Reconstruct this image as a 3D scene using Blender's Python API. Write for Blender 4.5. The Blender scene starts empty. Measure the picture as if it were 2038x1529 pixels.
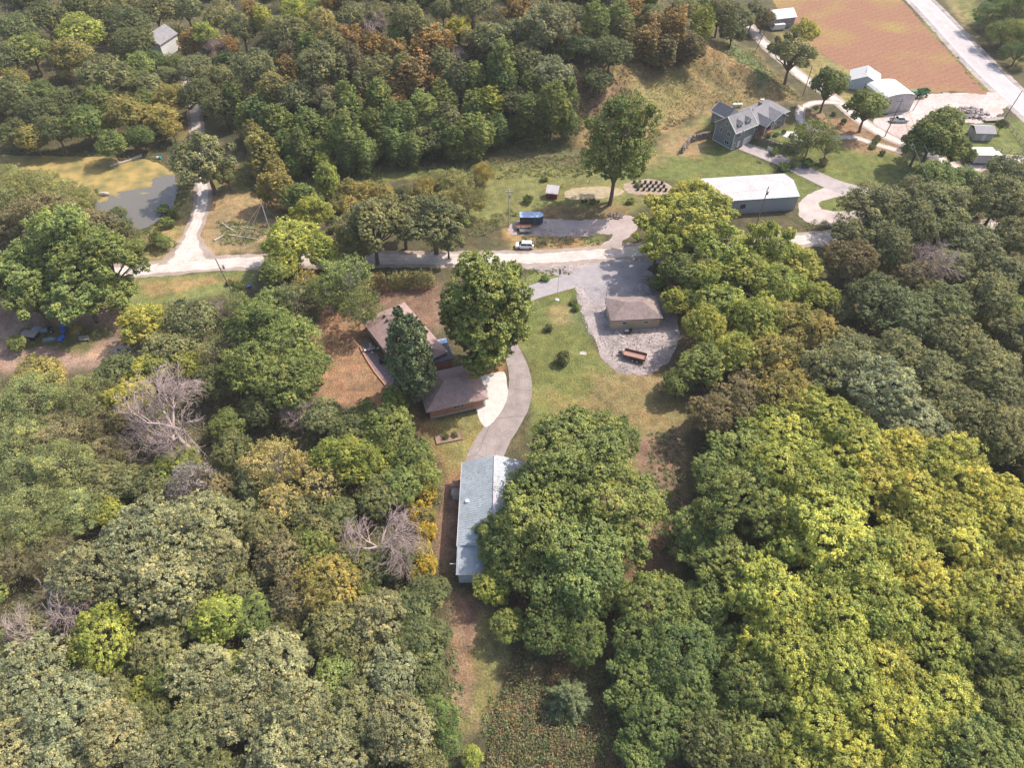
import bpy, math, random
import numpy as np
from mathutils import Vector
R_ = math.radians
scn = bpy.context.scene
# ---------------------------------------------------------------- camera, sky, sun, exposure
CAMH = 103.0; PITCH = 48.0; FPX = 1359.0; CX = 1019.0; CY = 764.5
cd = bpy.data.cameras.new('camera'); cam = bpy.data.objects.new('camera', cd)
scn.collection.objects.link(cam); scn.camera = cam
cam.location = (0, 0, CAMH); cam.rotation_euler = (R_(90 - PITCH), 0, 0)
cd.sensor_fit = 'HORIZONTAL'; cd.sensor_width = 36; cd.lens = 36 * FPX / 2038.0
cd.clip_start = 0.5; cd.clip_end = 9000
SUN_EL = 48.0; SUNV = Vector((0.84, 0.54, 0)).normalized()
w = bpy.data.worlds.new("World"); scn.world = w; w.use_nodes = True
nt = w.node_tree; bg = nt.nodes['Background']
sky = nt.nodes.new('ShaderNodeTexSky'); sky.sky_type = 'NISHITA'; sky.sun_disc = False
sky.sun_elevation = R_(SUN_EL); sky.sun_rotation = math.atan2(SUNV.x, SUNV.y)
sky.air_density = 1.0; sky.dust_density = 3.0; sky.ozone_density = 1.0
nt.links.new(sky.outputs[0], bg.inputs[0]); bg.inputs[1].default_value = 0.15
sl = bpy.data.lights.new('sun', 'SUN'); so = bpy.data.objects.new('sun', sl); scn.collection.objects.link(so)
sl.energy = 3.7; sl.angle = R_(0.6); sl.color = (1.0, 0.92, 0.82)
sd = Vector((SUNV.x * math.cos(R_(SUN_EL)), SUNV.y * math.cos(R_(SUN_EL)), math.sin(R_(SUN_EL))))
so.rotation_euler = sd.to_track_quat('Z', 'Y').to_euler(); so.location = (60, 60, 200)
vs = scn.view_settings; vs.view_transform = 'Standard'; vs.look = 'None'; vs.exposure = 0.72; vs.gamma = 1
col = scn.collection
rng = np.random.RandomState(7); random.seed(7)

# ---------------------------------------------------------------- projection and terrain
SP, CP = math.sin(R_(PITCH)), math.cos(R_(PITCH))
def ray(px, py):
    a = (px - CX) / FPX; b = (CY - py) / FPX
    return np.array([a, CP + b * SP, -SP + b * CP])           # per unit of depth along the axis
def flat(px, py, h=0.0):
    d = ray(px, py); t = (CAMH - h) / -d[2]; return (d[0] * t, d[1] * t)
def proj(x, y, z):
    dz = z - CAMH; dep = y * CP - dz * SP; up = y * SP + dz * CP
    return CX + FPX * x / dep, CY - FPX * up / dep
def vnoise(x, y, s, seed=0):
    x = np.asarray(x, float) / s + seed * 17.3; y = np.asarray(y, float) / s + seed * 9.1
    xi = np.floor(x).astype(np.int64); yi = np.floor(y).astype(np.int64); fx = x - xi; fy = y - yi
    fx = fx * fx * (3 - 2 * fx); fy = fy * fy * (3 - 2 * fy)
    def h(a, b):
        n = (a * 374761393 + b * 668265263 + seed * 1274126177) & 0x7fffffff
        n = ((n ^ (n >> 13)) * 1274126177) & 0x7fffffff
        return ((n ^ (n >> 16)) & 0xffff) / 65535.0
    return (h(xi, yi) * (1 - fx) + h(xi + 1, yi) * fx) * (1 - fy) + (h(xi, yi + 1) * (1 - fx) + h(xi + 1, yi + 1) * fx) * fy
def fbm(x, y, s, seed=0, o=3):
    v = 0; a = 0.5; t = 0
    for k in range(o): v = v + a * vnoise(x, y, s / 2 ** k, seed + k); t += a; a *= .55
    return v / t
def sdist(P, x, y):
    """signed distance to polygon, positive inside"""
    x = np.asarray(x, float); y = np.asarray(y, float)
    dmin = np.full(x.shape, 1e9); ins = np.zeros(x.shape, bool); n = len(P)
    for i in range(n):
        x0, y0 = P[i]; x1, y1 = P[(i + 1) % n]; ex, ey = x1 - x0, y1 - y0; L = ex * ex + ey * ey + 1e-9
        t = np.clip(((x - x0) * ex + (y - y0) * ey) / L, 0, 1)
        dmin = np.minimum(dmin, (x - x0 - t * ex) ** 2 + (y - y0 - t * ey) ** 2)
        if abs(ey) > 1e-9:
            c = ((y0 > y) != (y1 > y)) & (x < ex * (y - y0) / ey + x0); ins ^= c
    d = np.sqrt(dmin); return np.where(ins, d, -d)
def ss(a, b, v):
    t = np.clip((v - a) / (b - a), 0, 1); return t * t * (3 - 2 * t)
FP = lambda L: [flat(*p) for p in L]
HILL1 = FP([(462, 300), (560, 338), (700, 335), (820, 305), (1000, 285), (1150, 298), (1300, 268), (1395, 214), (1500, 200), (1588, 200), (1560, 165), (1500, 100), (1465, 60), (1440, 20)]) + [(110, 420), (60, 700), (-200, 700), (-150, 420), flat(440, 60), flat(435, 180)]
HILL2 = FP([(1890, -20), (1925, 50), (1975, 105), (2060, 170)]) + [(330, 260), (400, 600), (240, 600)]
HILL3 = FP([(-60, 285), (120, 285), (300, 262), (372, 215), (372, 100), (360, 20)]) + [(-200, 600), (-500, 600), (-500, 200)]
TERR = [flat(*p, 2.5) for p in [(1425, 222), (1490, 205), (1585, 205), (1640, 222), (1650, 262), (1600, 288), (1560, 287), (1494, 262), (1462, 250), (1415, 250)]]
def hgt_raw(x, y):
    h = np.zeros_like(np.asarray(x, float))
    d = sdist(HILL1, x, y); m = ss(0, 70, d)
    rug = fbm(x, y, 26, 3) - .5
    h = h + np.where(d > 0, 30 * (1 - np.exp(-(np.maximum(d, 0) / 48) ** 1.35)) + rug * 7 * ss(2, 25, d) + (fbm(x, y, 9, 5) - .5) * 5 * ss(1, 10, d) + (np.abs(fbm(x, y, 14, 8) - .5) * -6 + 1) * ss(3, 15, d), 0)
    d2 = sdist(HILL2, x, y); h = h + np.where(d2 > 0, 26 * (1 - np.exp(-(np.maximum(d2, 0) / 45) ** 1.3)), 0)
    d3 = sdist(HILL3, x, y); h = h + np.where(d3 > 0, 14 * (1 - np.exp(-(np.maximum(d3, 0) / 70) ** 1.3)), 0)
    dt = sdist(TERR, x, y); h = np.maximum(h, 2.5 * ss(-1.6, 0.2, dt))
    return h
GX0, GY0 = -420.0, -40.0; GNX, GNY = 880, 760
_gx, _gy = np.meshgrid(GX0 + np.arange(GNX), GY0 + np.arange(GNY)); HM = hgt_raw(_gx, _gy)
def hgt(x, y):
    fx = np.clip(np.asarray(x, float) - GX0, 0, GNX - 1.001); fy = np.clip(np.asarray(y, float) - GY0, 0, GNY - 1.001)
    i = fx.astype(int); j = fy.astype(int); u = fx - i; v = fy - j
    return (HM[j, i] * (1 - u) + HM[j, i + 1] * u) * (1 - v) + (HM[j + 1, i] * (1 - u) + HM[j + 1, i + 1] * u) * v
_T = np.arange(60, 620, .35)
def G(px, py, h=0.0):
    d = ray(px, py); x = d[0] * _T; y = d[1] * _T; z = CAMH + d[2] * _T
    f = z - hgt(x, y) - h; k = np.argmax(f < 0)
    if k == 0: k = len(_T) - 1
    a = f[k - 1] / (f[k - 1] - f[k]); t = _T[k - 1] + .35 * a
    return Vector((d[0] * t, d[1] * t, CAMH + d[2] * t - h))
def gz(x, y): return float(hgt(np.array([x]), np.array([y]))[0])

# ---------------------------------------------------------------- helpers
def tag(o, label=None, cat=None, group=None, kind=None):
    if label: o['label'] = label
    if cat: o['category'] = cat
    if group: o['group'] = group
    if kind: o['kind'] = kind
    return o
def empty(name, loc, rz=0, label=None, cat=None, group=None):
    o = bpy.data.objects.new(name, None); col.objects.link(o); o.location = loc; o.rotation_euler = (0, 0, rz)
    o.empty_display_size = .3
    return tag(o, label, cat, group)
class MB:
    def __init__(s): s.v = []; s.f = []
    def add(s, vs_, fs):
        n = len(s.v); s.v += [tuple(p) for p in vs_]; s.f += [tuple(i + n for i in f) for f in fs]; return s
    def box(s, x0, x1, y0, y1, z0, z1, t=0):                 # t tapers the top inwards
        return s.add([(x0, y0, z0), (x1, y0, z0), (x1, y1, z0), (x0, y1, z0), (x0 + t, y0 + t, z1), (x1 - t, y0 + t, z1), (x1 - t, y1 - t, z1), (x0 + t, y1 - t, z1)],
                     [(3, 2, 1, 0), (4, 5, 6, 7), (0, 1, 5, 4), (1, 2, 6, 5), (2, 3, 7, 6), (3, 0, 4, 7)])
    def beam(s, a, b, w_, h_):
        a = Vector(a); b = Vector(b); d = (b - a).normalized(); up = Vector((0, 0, 1)) if abs(d.z) < .95 else Vector((1, 0, 0))
        sx = d.cross(up).normalized() * w_ / 2; sy = sx.cross(d).normalized() * h_ / 2
        q = [a - sx - sy, a + sx - sy, a + sx + sy, a - sx + sy]; r = [p + (b - a) for p in q]
        return s.add(q + r, [(0, 1, 2, 3), (7, 6, 5, 4), (4, 5, 1, 0), (5, 6, 2, 1), (6, 7, 3, 2), (7, 4, 0, 3)])
    def tube(s, a, b, r0, r1=None, n=8, cap=True):
        r1 = r0 if r1 is None else r1
        a = Vector(a); b = Vector(b); d = (b - a).normalized(); up = Vector((0, 0, 1)) if abs(d.z) < .95 else Vector((1, 0, 0))
        e1 = d.cross(up).normalized(); e2 = e1.cross(d)
        V = []
        for c, r in ((a, r0), (b, r1)):
            for k in range(n):
                q = 2 * math.pi * k / n; V.append(c + e1 * math.cos(q) * r + e2 * math.sin(q) * r)
        F = [(k, (k + 1) % n, n + (k + 1) % n, n + k) for k in range(n)]
        if cap: F += [tuple(range(n))[::-1], tuple(range(n, 2 * n))]
        return s.add(V, F)
    def prism(s, pts, axis, a, b):                            # extrude 2D pts; axis 'x': pts are (y,z); 'y': (x,z); 'z': (x,y)
        def P(p, t): return {'x': (t, p[0], p[1]), 'y': (p[0], t, p[1]), 'z': (p[0], p[1], t)}[axis]
        n = len(pts)
        return s.add([P(p, a) for p in pts] + [P(p, b) for p in pts], [tuple(range(n))[::-1], tuple(range(n, 2 * n))] + [(k, (k + 1) % n, n + (k + 1) % n, n + k) for k in range(n)])
    def blob(s, c, r, sub=1, jit=.2):
        import bmesh
        bm = bmesh.new(); bmesh.ops.create_icosphere(bm, subdivisions=sub, radius=1)
        V = []
        for v in bm.verts:
            k = 1 + random.uniform(-jit, jit); V.append((c[0] + v.co.x * r[0] * k, c[1] + v.co.y * r[1] * k, c[2] + v.co.z * r[2] * k))
        F = [tuple(x.index for x in f.verts) for f in bm.faces]; bm.free(); return s.add(V, F)
    def build(s, name, mat, parent=None, smooth=False):
        m = bpy.data.meshes.new(name); m.from_pydata(s.v, [], s.f)
        import bmesh
        bm = bmesh.new(); bm.from_mesh(m); bmesh.ops.recalc_face_normals(bm, faces=bm.faces); bm.to_mesh(m); bm.free()
        if smooth: m.shade_smooth()
        m.materials.append(mat); o = bpy.data.objects.new(name, m); col.objects.link(o)
        if parent: o.parent = parent
        return o
def npmesh(name, V, nv, mat, attr=None):
    """V: (N*nv,3) vertices of N separate polygons with nv corners"""
    N = len(V) // nv; m = bpy.data.meshes.new(name)
    m.vertices.add(len(V)); m.vertices.foreach_set('co', np.ascontiguousarray(V, np.float32).ravel())
    m.loops.add(N * nv); m.loops.foreach_set('vertex_index', np.arange(N * nv, dtype=np.int32))
    m.polygons.add(N); m.polygons.foreach_set('loop_start', np.arange(0, N * nv, nv, dtype=np.int32))
    if attr is not None:
        a = m.attributes.new('var', 'FLOAT', 'FACE'); a.data.foreach_set('value', np.ascontiguousarray(attr, np.float32))
    m.update(calc_edges=True); m.materials.append(mat); return m
def copy_tree(o, parent=None):
    c = o.copy(); col.objects.link(c); c.parent = parent
    for ch in o.children: copy_tree(ch, c)
    return c

# ---------------------------------------------------------------- materials
def mat_new(name, rough=.8, spec=.3):
    m = bpy.data.materials.new(name); m.use_nodes = True; b = m.node_tree.nodes['Principled BSDF']
    b.inputs['Roughness'].default_value = rough; b.inputs['Specular IOR Level'].default_value = spec
    return m, m.node_tree, b
def mat(name, c, rough=.8, spec=.3, var=.25, scale=1.5, bump=0, metal=0, c2=None, wave=None, detail=6, fine=None):
    m, t, b = mat_new(name, rough, spec); N = t.nodes; L = t.links
    b.inputs['Metallic'].default_value = metal
    tc = N.new('ShaderNodeTexCoord'); nz = N.new('ShaderNodeTexNoise'); nz.inputs['Scale'].default_value = scale
    nz.inputs['Detail'].default_value = detail; nz.inputs['Roughness'].default_value = .65
    L.new(tc.outputs['Object'], nz.inputs['Vector'])
    rp = N.new('ShaderNodeValToRGB'); L.new(nz.outputs['Fac'], rp.inputs['Fac'])
    rp.color_ramp.elements[0].position = .32; rp.color_ramp.elements[1].position = .68
    c2 = c2 or tuple(x * (1 - var) for x in c); hi = tuple(min(1, x * (1 + var * .6)) for x in c)
    rp.color_ramp.elements[0].color = (*c2, 1); rp.color_ramp.elements[1].color = (*hi, 1)
    out = rp.outputs['Color']
    if fine:
        n2 = N.new('ShaderNodeTexNoise'); n2.inputs['Scale'].default_value = fine[0]; n2.inputs['Detail'].default_value = 3
        L.new(tc.outputs['Object'], n2.inputs['Vector'])
        mp = N.new('ShaderNodeMapRange'); mp.inputs[1].default_value = .3; mp.inputs[2].default_value = .7
        mp.inputs[3].default_value = 1 - fine[1]; mp.inputs[4].default_value = 1 + fine[1]; L.new(n2.outputs['Fac'], mp.inputs[0])
        mx = N.new('ShaderNodeVectorMath'); mx.operation = 'SCALE'; L.new(out, mx.inputs[0]); L.new(mp.outputs[0], mx.inputs['Scale']); out = mx.outputs[0]
    if wave:                                                   # boards, courses and rows: (axis, spacing, depth)
        sp = N.new('ShaderNodeSeparateXYZ'); L.new(tc.outputs['Object'], sp.inputs[0])
        mm = N.new('ShaderNodeMath'); mm.operation = 'MULTIPLY'; mm.inputs[1].default_value = 1 / wave[1]; L.new(sp.outputs['XYZ'.index(wave[0])], mm.inputs[0])
        fr = N.new('ShaderNodeMath'); fr.operation = 'FRACT'; L.new(mm.outputs[0], fr.inputs[0])
        mp = N.new('ShaderNodeMapRange'); mp.inputs[1].default_value = 0; mp.inputs[2].default_value = .25; mp.inputs[3].default_value = 1 - wave[2]; mp.inputs[4].default_value = 1
        L.new(fr.outputs[0], mp.inputs[0]); mx = N.new('ShaderNodeVectorMath'); mx.operation = 'SCALE'
        L.new(out, mx.inputs[0]); L.new(mp.outputs[0], mx.inputs['Scale']); out = mx.outputs[0]
    L.new(out, b.inputs['Base Color'])
    if bump:
        bp = N.new('ShaderNodeBump'); bp.inputs['Strength'].default_value = bump; bp.inputs['Distance'].default_value = .1
        n3 = N.new('ShaderNodeTexNoise'); n3.inputs['Scale'].default_value = scale * 6; n3.inputs['Detail'].default_value = 5
        L.new(tc.outputs['Object'], n3.inputs['Vector']); L.new(n3.outputs['Fac'], bp.inputs['Height']); L.new(bp.outputs[0], b.inputs['Normal'])
    return m
def leaf_mat(name, trans=.22, rough=.6):
    m = bpy.data.materials.new(name); m.use_nodes = True; t = m.node_tree; N = t.nodes; L = t.links; N.clear()
    out = N.new('ShaderNodeOutputMaterial'); oi = N.new('ShaderNodeObjectInfo'); at = N.new('ShaderNodeAttribute'); at.attribute_name = 'var'
    hs = N.new('ShaderNodeHueSaturation'); L.new(oi.outputs['Color'], hs.inputs['Color'])
    mr = N.new('ShaderNodeMapRange'); mr.inputs[3].default_value = .52; mr.inputs[4].default_value = 1.48; L.new(at.outputs['Fac'], mr.inputs[0]); L.new(mr.outputs[0], hs.inputs['Value'])
    mh = N.new('ShaderNodeMapRange'); mh.inputs[3].default_value = .528; mh.inputs[4].default_value = .475; L.new(at.outputs['Fac'], mh.inputs[0]); L.new(mh.outputs[0], hs.inputs['Hue'])
    # patches of a different tint through the crown
    tc = N.new('ShaderNodeTexCoord'); nz = N.new('ShaderNodeTexNoise'); nz.inputs['Scale'].default_value = .35; nz.inputs['Detail'].default_value = 2
    ad = N.new('ShaderNodeVectorMath'); ad.operation = 'ADD'; L.new(tc.outputs['Object'], ad.inputs[0]); cmb = N.new('ShaderNodeCombineXYZ')
    mm = N.new('ShaderNodeMath'); mm.operation = 'MULTIPLY'; mm.inputs[1].default_value = 50; L.new(oi.outputs['Random'], mm.inputs[0]); L.new(mm.outputs[0], cmb.inputs[0]); L.new(cmb.outputs[0], ad.inputs[1]); L.new(ad.outputs[0], nz.inputs['Vector'])
    mv = N.new('ShaderNodeMapRange'); mv.inputs[1].default_value = .35; mv.inputs[2].default_value = .65; mv.inputs[3].default_value = .72; mv.inputs[4].default_value = 1.25; L.new(nz.outputs['Fac'], mv.inputs[0])
    n2 = N.new('ShaderNodeTexNoise'); n2.inputs['Scale'].default_value = .7; n2.inputs['Detail'].default_value = 3; L.new(ad.outputs[0], n2.inputs['Vector']); m2 = N.new('ShaderNodeMapRange'); m2.inputs[1].default_value = .45; m2.inputs[2].default_value = .68; L.new(n2.outputs['Fac'], m2.inputs[0])
    tint = N.new('ShaderNodeMix'); tint.data_type = 'RGBA'; tint.blend_type = 'MULTIPLY'; tint.inputs['B'].default_value = (1.28, 1.09, .82, 1); L.new(m2.outputs[0], tint.inputs['Factor']); L.new(hs.outputs[0], tint.inputs['A'])
    sc = N.new('ShaderNodeVectorMath'); sc.operation = 'SCALE'; L.new(tint.outputs['Result'], sc.inputs[0]); L.new(mv.outputs[0], sc.inputs['Scale'])
    df = N.new('ShaderNodeBsdfPrincipled'); df.inputs['Roughness'].default_value = rough; df.inputs['Specular IOR Level'].default_value = .25
    tr = N.new('ShaderNodeBsdfTranslucent'); mx = N.new('ShaderNodeMixShader'); mx.inputs[0].default_value = trans
    L.new(sc.outputs[0], df.inputs['Base Color']); L.new(sc.outputs[0], tr.inputs['Color'])
    L.new(df.outputs[0], mx.inputs[1]); L.new(tr.outputs[0], mx.inputs[2]); L.new(mx.outputs[0], out.inputs[0]); return m
def obj_col_mat(name, rough=.5, spec=.4):
    m, t, b = mat_new(name, rough, spec); oi = t.nodes.new('ShaderNodeObjectInfo'); nz = t.nodes.new('ShaderNodeTexNoise'); nz.inputs['Scale'].default_value = 3
    mr = t.nodes.new('ShaderNodeMapRange'); mr.inputs[3].default_value = .8; mr.inputs[4].default_value = 1.15; t.links.new(nz.outputs['Fac'], mr.inputs[0])
    sc = t.nodes.new('ShaderNodeVectorMath'); sc.operation = 'SCALE'; t.links.new(oi.outputs['Color'], sc.inputs[0]); t.links.new(mr.outputs[0], sc.inputs['Scale']); t.links.new(sc.outputs[0], b.inputs['Base Color']); return m
M = {}
M['leaf'] = leaf_mat('leaf'); M['needle'] = leaf_mat('needle', .12, .6)
M['bark'] = mat('bark', (.16, .12, .09), var=.45, scale=4, bump=.5)
M['bark_pale'] = mat('bark_pale', (.34, .28, .255), var=.3, scale=4)
M['bark_bare'] = mat('bark_bare', (.42, .325, .295), var=.25, scale=1)
def tracked(m, k=.14):
    t = m.node_tree; N = t.nodes; L = t.links; b = N['Principled BSDF']; src = b.inputs['Base Color'].links[0].from_socket; at = N.new('ShaderNodeAttribute'); at.attribute_name = 'across'
    ab = N.new('ShaderNodeMath'); ab.operation = 'ABSOLUTE'; L.new(at.outputs['Fac'], ab.inputs[0]); tc = N.new('ShaderNodeTexCoord'); nz = N.new('ShaderNodeTexNoise'); nz.inputs['Scale'].default_value = .35; nz.inputs['Detail'].default_value = 5; L.new(tc.outputs['Object'], nz.inputs['Vector'])
    ad = N.new('ShaderNodeMath'); ad.operation = 'MULTIPLY_ADD'; ad.inputs[1].default_value = .75; L.new(nz.outputs['Fac'], ad.inputs[0]); L.new(ab.outputs[0], ad.inputs[2])
    rp = N.new('ShaderNodeValToRGB'); e = rp.color_ramp.elements; e[0].position = .2; e[0].color = (.80, .76, .72, 1); e[1].position = 1.3; e[1].color = (.62, .55, .50, 1)
    for p_, v in ((.34, .96), (.50, 1.03), (.66, .90), (.80, 1.02), (.93, .93)): x = e.new(p_); x.color = (v, v * .99, v * .97, 1)
    L.new(ad.outputs[0], rp.inputs['Fac']); mx = N.new('ShaderNodeVectorMath'); mx.operation = 'MULTIPLY'; L.new(src, mx.inputs[0]); L.new(rp.outputs[0], mx.inputs[1]); L.new(mx.outputs[0], b.inputs['Base Color']); return m
M['gravel'] = tracked(mat('gravel', (.54, .475, .44), var=.22, scale=.3, bump=.45, fine=(3, .16)))
M['gravel_grey'] = mat('gravel_grey', (.37, .31, .297), var=.3, scale=.2, bump=.5, c2=(.17, .145, .14), fine=(2.2, .3))
M['asphalt'] = mat('asphalt', (.285, .24, .23), var=.28, scale=.35, bump=.2, fine=(6, .16))
def cracked(m):
    t = m.node_tree; N = t.nodes; L = t.links; b = N['Principled BSDF']; src = b.inputs['Base Color'].links[0].from_socket; tc = N.new('ShaderNodeTexCoord'); nz = N.new('ShaderNodeTexNoise'); nz.inputs['Scale'].default_value = .5; nz.inputs['Detail'].default_value = 5; L.new(tc.outputs['Object'], nz.inputs['Vector'])
    ad = N.new('ShaderNodeMix'); ad.data_type = 'VECTOR'; ad.inputs['Factor'].default_value = .55; L.new(nz.outputs['Color'], ad.inputs['A']); L.new(tc.outputs['Object'], ad.inputs['B']); vo = N.new('ShaderNodeTexVoronoi'); vo.feature = 'DISTANCE_TO_EDGE'; vo.inputs['Scale'].default_value = .17; L.new(ad.outputs['Result'], vo.inputs['Vector'])
    mr = N.new('ShaderNodeMapRange'); mr.inputs[1].default_value = 0; mr.inputs[2].default_value = .012; mr.inputs[3].default_value = .62; mr.inputs[4].default_value = 1; L.new(vo.outputs['Distance'], mr.inputs[0]); mx = N.new('ShaderNodeVectorMath'); mx.operation = 'SCALE'; L.new(src, mx.inputs[0]); L.new(mr.outputs[0], mx.inputs['Scale']); L.new(mx.outputs[0], b.inputs['Base Color']); return m
cracked(M['asphalt'])
M['asphalt_pale'] = mat('asphalt_pale', (.32, .29, .295), var=.2, scale=.4, fine=(9, .1))
M['highway'] = mat('highway', (.42, .38, .385), var=.13, scale=.25, fine=(3, .06))
M['paint'] = mat('road_paint', (.62, .60, .55), var=.2, scale=2)
M['concrete'] = mat('concrete', (.52, .49, .455), var=.16, scale=.8, fine=(7, .06))
M['shingle'] = mat('shingle', (.31, .215, .195), var=.2, scale=1.2, bump=.3, fine=(9, .25))
M['shingle_tan'] = mat('shingle_tan', (.25, .19, .175), var=.25, scale=1.0, bump=.3, fine=(8, .28))
M['shingle_grey'] = mat('shingle_grey', (.22, .21, .22), var=.2, scale=1.0, bump=.2, fine=(6, .2))
M['shingle_dark'] = mat('shingle_dark', (.085, .09, .115), var=.2, scale=1.0, fine=(6, .2))
M['metal_roof'] = mat('metal_roof', (.34, .375, .40), rough=.5, spec=.4, var=.2, scale=.28, fine=(1.6, .1))
M['metal_white'] = mat('metal_white', (.52, .475, .48), rough=.55, spec=.3, var=.2, scale=.25, fine=(1.5, .09))
M['white'] = mat('white_paint', (.60, .59, .57), rough=.5, var=.06, scale=3)
M['offwhite'] = mat('offwhite', (.58, .57, .55), rough=.6, var=.12, scale=2)
M['siding_tan'] = mat('siding_tan', (.50, .40, .28), var=.08, scale=1, wave=('Z', .22, .15))
M['siding_grey'] = mat('siding_grey', (.215, .225, .235), var=.08, scale=1, wave=('Z', .2, .15))
M['brick'] = mat('brick', (.42, .20, .12), var=.3, scale=3, fine=(14, .3), wave=('Z', .16, .22))
M['foundation'] = mat('foundation', (.40, .37, .35), var=.15, scale=2)
M['glass'] = mat('glass', (.025, .03, .035), rough=.08, spec=.8, var=.2)
M['wood'] = mat('wood', (.25, .17, .12), var=.3, scale=4, wave=('X', .14, .25))
M['wood_grey'] = mat('wood_grey', (.30, .26, .235), var=.3, scale=5)
M['pole'] = mat('pole_wood', (.22, .18, .155), var=.3, scale=3)
M['pole_pale'] = mat('pole_pale', (.5, .47, .43), var=.2, scale=3)
M['rust'] = mat('rust', (.22, .10, .07), var=.45, scale=3, fine=(11, .3))
M['rust_bed'] = mat('rust_bed', (.34, .20, .165), var=.25, scale=2.5, fine=(8, .2))
M['black'] = mat('black', (.02, .02, .022), rough=.6, var=.2)
M['rubber'] = mat('rubber', (.025, .024, .023), rough=.9, var=.2)
M['steel'] = mat('steel', (.38, .39, .41), rough=.4, metal=.6, var=.15, scale=4)
M['dark_panel'] = mat('dark_panel', (.035, .05, .075), rough=.35, spec=.5, var=.1)
M['blue_roof'] = mat('blue_roof', (.30, .40, .58), rough=.45, var=.1)
M['red'] = mat('barn_red', (.30, .045, .05), var=.15, scale=2, wave=('X', .25, .25))
M['green'] = mat('tractor_green', (.035, .16, .05), rough=.4, spec=.5, var=.1)
M['yellow'] = mat('tractor_yellow', (.7, .55, .06), rough=.4, var=.1)
M['blue'] = mat('blue_tarp', (.03, .13, .5), var=.2, scale=3)
M['tarp'] = mat('tarp', (.20, .25, .30), var=.4, scale=2)
M['stone'] = mat('stone', (.25, .20, .165), var=.5, scale=1.8, bump=.8, fine=(4, .4))
M['rock'] = mat('rock', (.42, .37, .33), var=.3, scale=2, bump=.5)
M['log'] = mat('log', (.50, .44, .39), var=.3, scale=4)
M['soil'] = mat('soil', (.26, .17, .13), var=.3, scale=1, bump=.4)
M['paver'] = mat('paver', (.20, .155, .165), var=.25, scale=2, fine=(6, .25))
M['carpaint'] = mat('carpaint_white', (.80, .80, .79), rough=.25, spec=.6, var=.03)
M['paint_any'] = obj_col_mat('painted')
M['skin'] = mat('skin', (.5, .32, .24), var=.05)
M['propane'] = mat('propane', (.62, .72, .66), rough=.4, var=.05)
M['lamp'] = mat('lamp_lens', (.6, .1, .06), rough=.2, var=.1)
M['door_red'] = mat('door_wood', (.40, .13, .07), var=.15)

# water
m, t, b = mat_new('pond_water', .06, .6); b.inputs['Base Color'].default_value = (.175, .165, .14, 1)
nz = t.nodes.new('ShaderNodeTexNoise'); nz.inputs['Scale'].default_value = .9; bp = t.nodes.new('ShaderNodeBump'); bp.inputs['Strength'].default_value = .08; bp.inputs['Distance'].default_value = .05
tcc = t.nodes.new('ShaderNodeTexCoord'); t.links.new(tcc.outputs['Object'], nz.inputs['Vector']); t.links.new(nz.outputs['Fac'], bp.inputs['Height']); t.links.new(bp.outputs[0], b.inputs['Normal']); M['water'] = m
M['algae'] = mat('algae', (.36, .26, .10), var=.35, scale=.2, c2=(.15, .135, .06), fine=(1.2, .25))

# ground: patches of ground cover kept per vertex, broken up by noise at several scales
def ground_material():
    m, t, b = mat_new('ground', .95, .15); N = t.nodes; L = t.links
    at = N.new('ShaderNodeAttribute'); at.attribute_name = 'cover'; tc = N.new('ShaderNodeTexCoord'); out = at.outputs['Color']
    for sc_, lo, hi, dist in ((.09, .82, 1.18, 0), (.55, .72, 1.28, .5), (3.2, .62, 1.38, 0)):
        nz = N.new('ShaderNodeTexNoise'); nz.inputs['Scale'].default_value = sc_; nz.inputs['Detail'].default_value = 4; nz.inputs['Distortion'].default_value = dist; L.new(tc.outputs['Object'], nz.inputs['Vector'])
        mr = N.new('ShaderNodeMapRange'); mr.inputs[1].default_value = .3; mr.inputs[2].default_value = .7; mr.inputs[3].default_value = lo; mr.inputs[4].default_value = hi; L.new(nz.outputs['Fac'], mr.inputs[0])
        sc = N.new('ShaderNodeVectorMath'); sc.operation = 'SCALE'; L.new(out, sc.inputs[0]); L.new(mr.outputs[0], sc.inputs['Scale']); out = sc.outputs[0]
    nz = N.new('ShaderNodeTexNoise'); nz.inputs['Scale'].default_value = .22; nz.inputs['Detail'].default_value = 7; nz.inputs['Roughness'].default_value = .7; L.new(tc.outputs['Object'], nz.inputs['Vector'])
    mr = N.new('ShaderNodeMapRange'); mr.inputs[1].default_value = .46; mr.inputs[2].default_value = .7; mr.inputs[3].default_value = 0; mr.inputs[4].default_value = .55; L.new(nz.outputs['Fac'], mr.inputs[0])
    mx = N.new('ShaderNodeMix'); mx.data_type = 'RGBA'; mx.blend_type = 'MULTIPLY'; mx.inputs['B'].default_value = (1.7, 1.25, 1.15, 1); L.new(mr.outputs[0], mx.inputs['Factor']); L.new(out, mx.inputs['A'])
    L.new(mx.outputs['Result'], b.inputs['Base Color'])
    n3 = N.new('ShaderNodeTexNoise'); n3.inputs['Scale'].default_value = 2.5; n3.inputs['Detail'].default_value = 5; L.new(tc.outputs['Object'], n3.inputs['Vector'])
    bp = N.new('ShaderNodeBump'); bp.inputs['Strength'].default_value = .7; bp.inputs['Distance'].default_value = .25; L.new(n3.outputs['Fac'], bp.inputs['Height']); L.new(bp.outputs[0], b.inputs['Normal']); return m
M['ground'] = ground_material()

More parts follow.
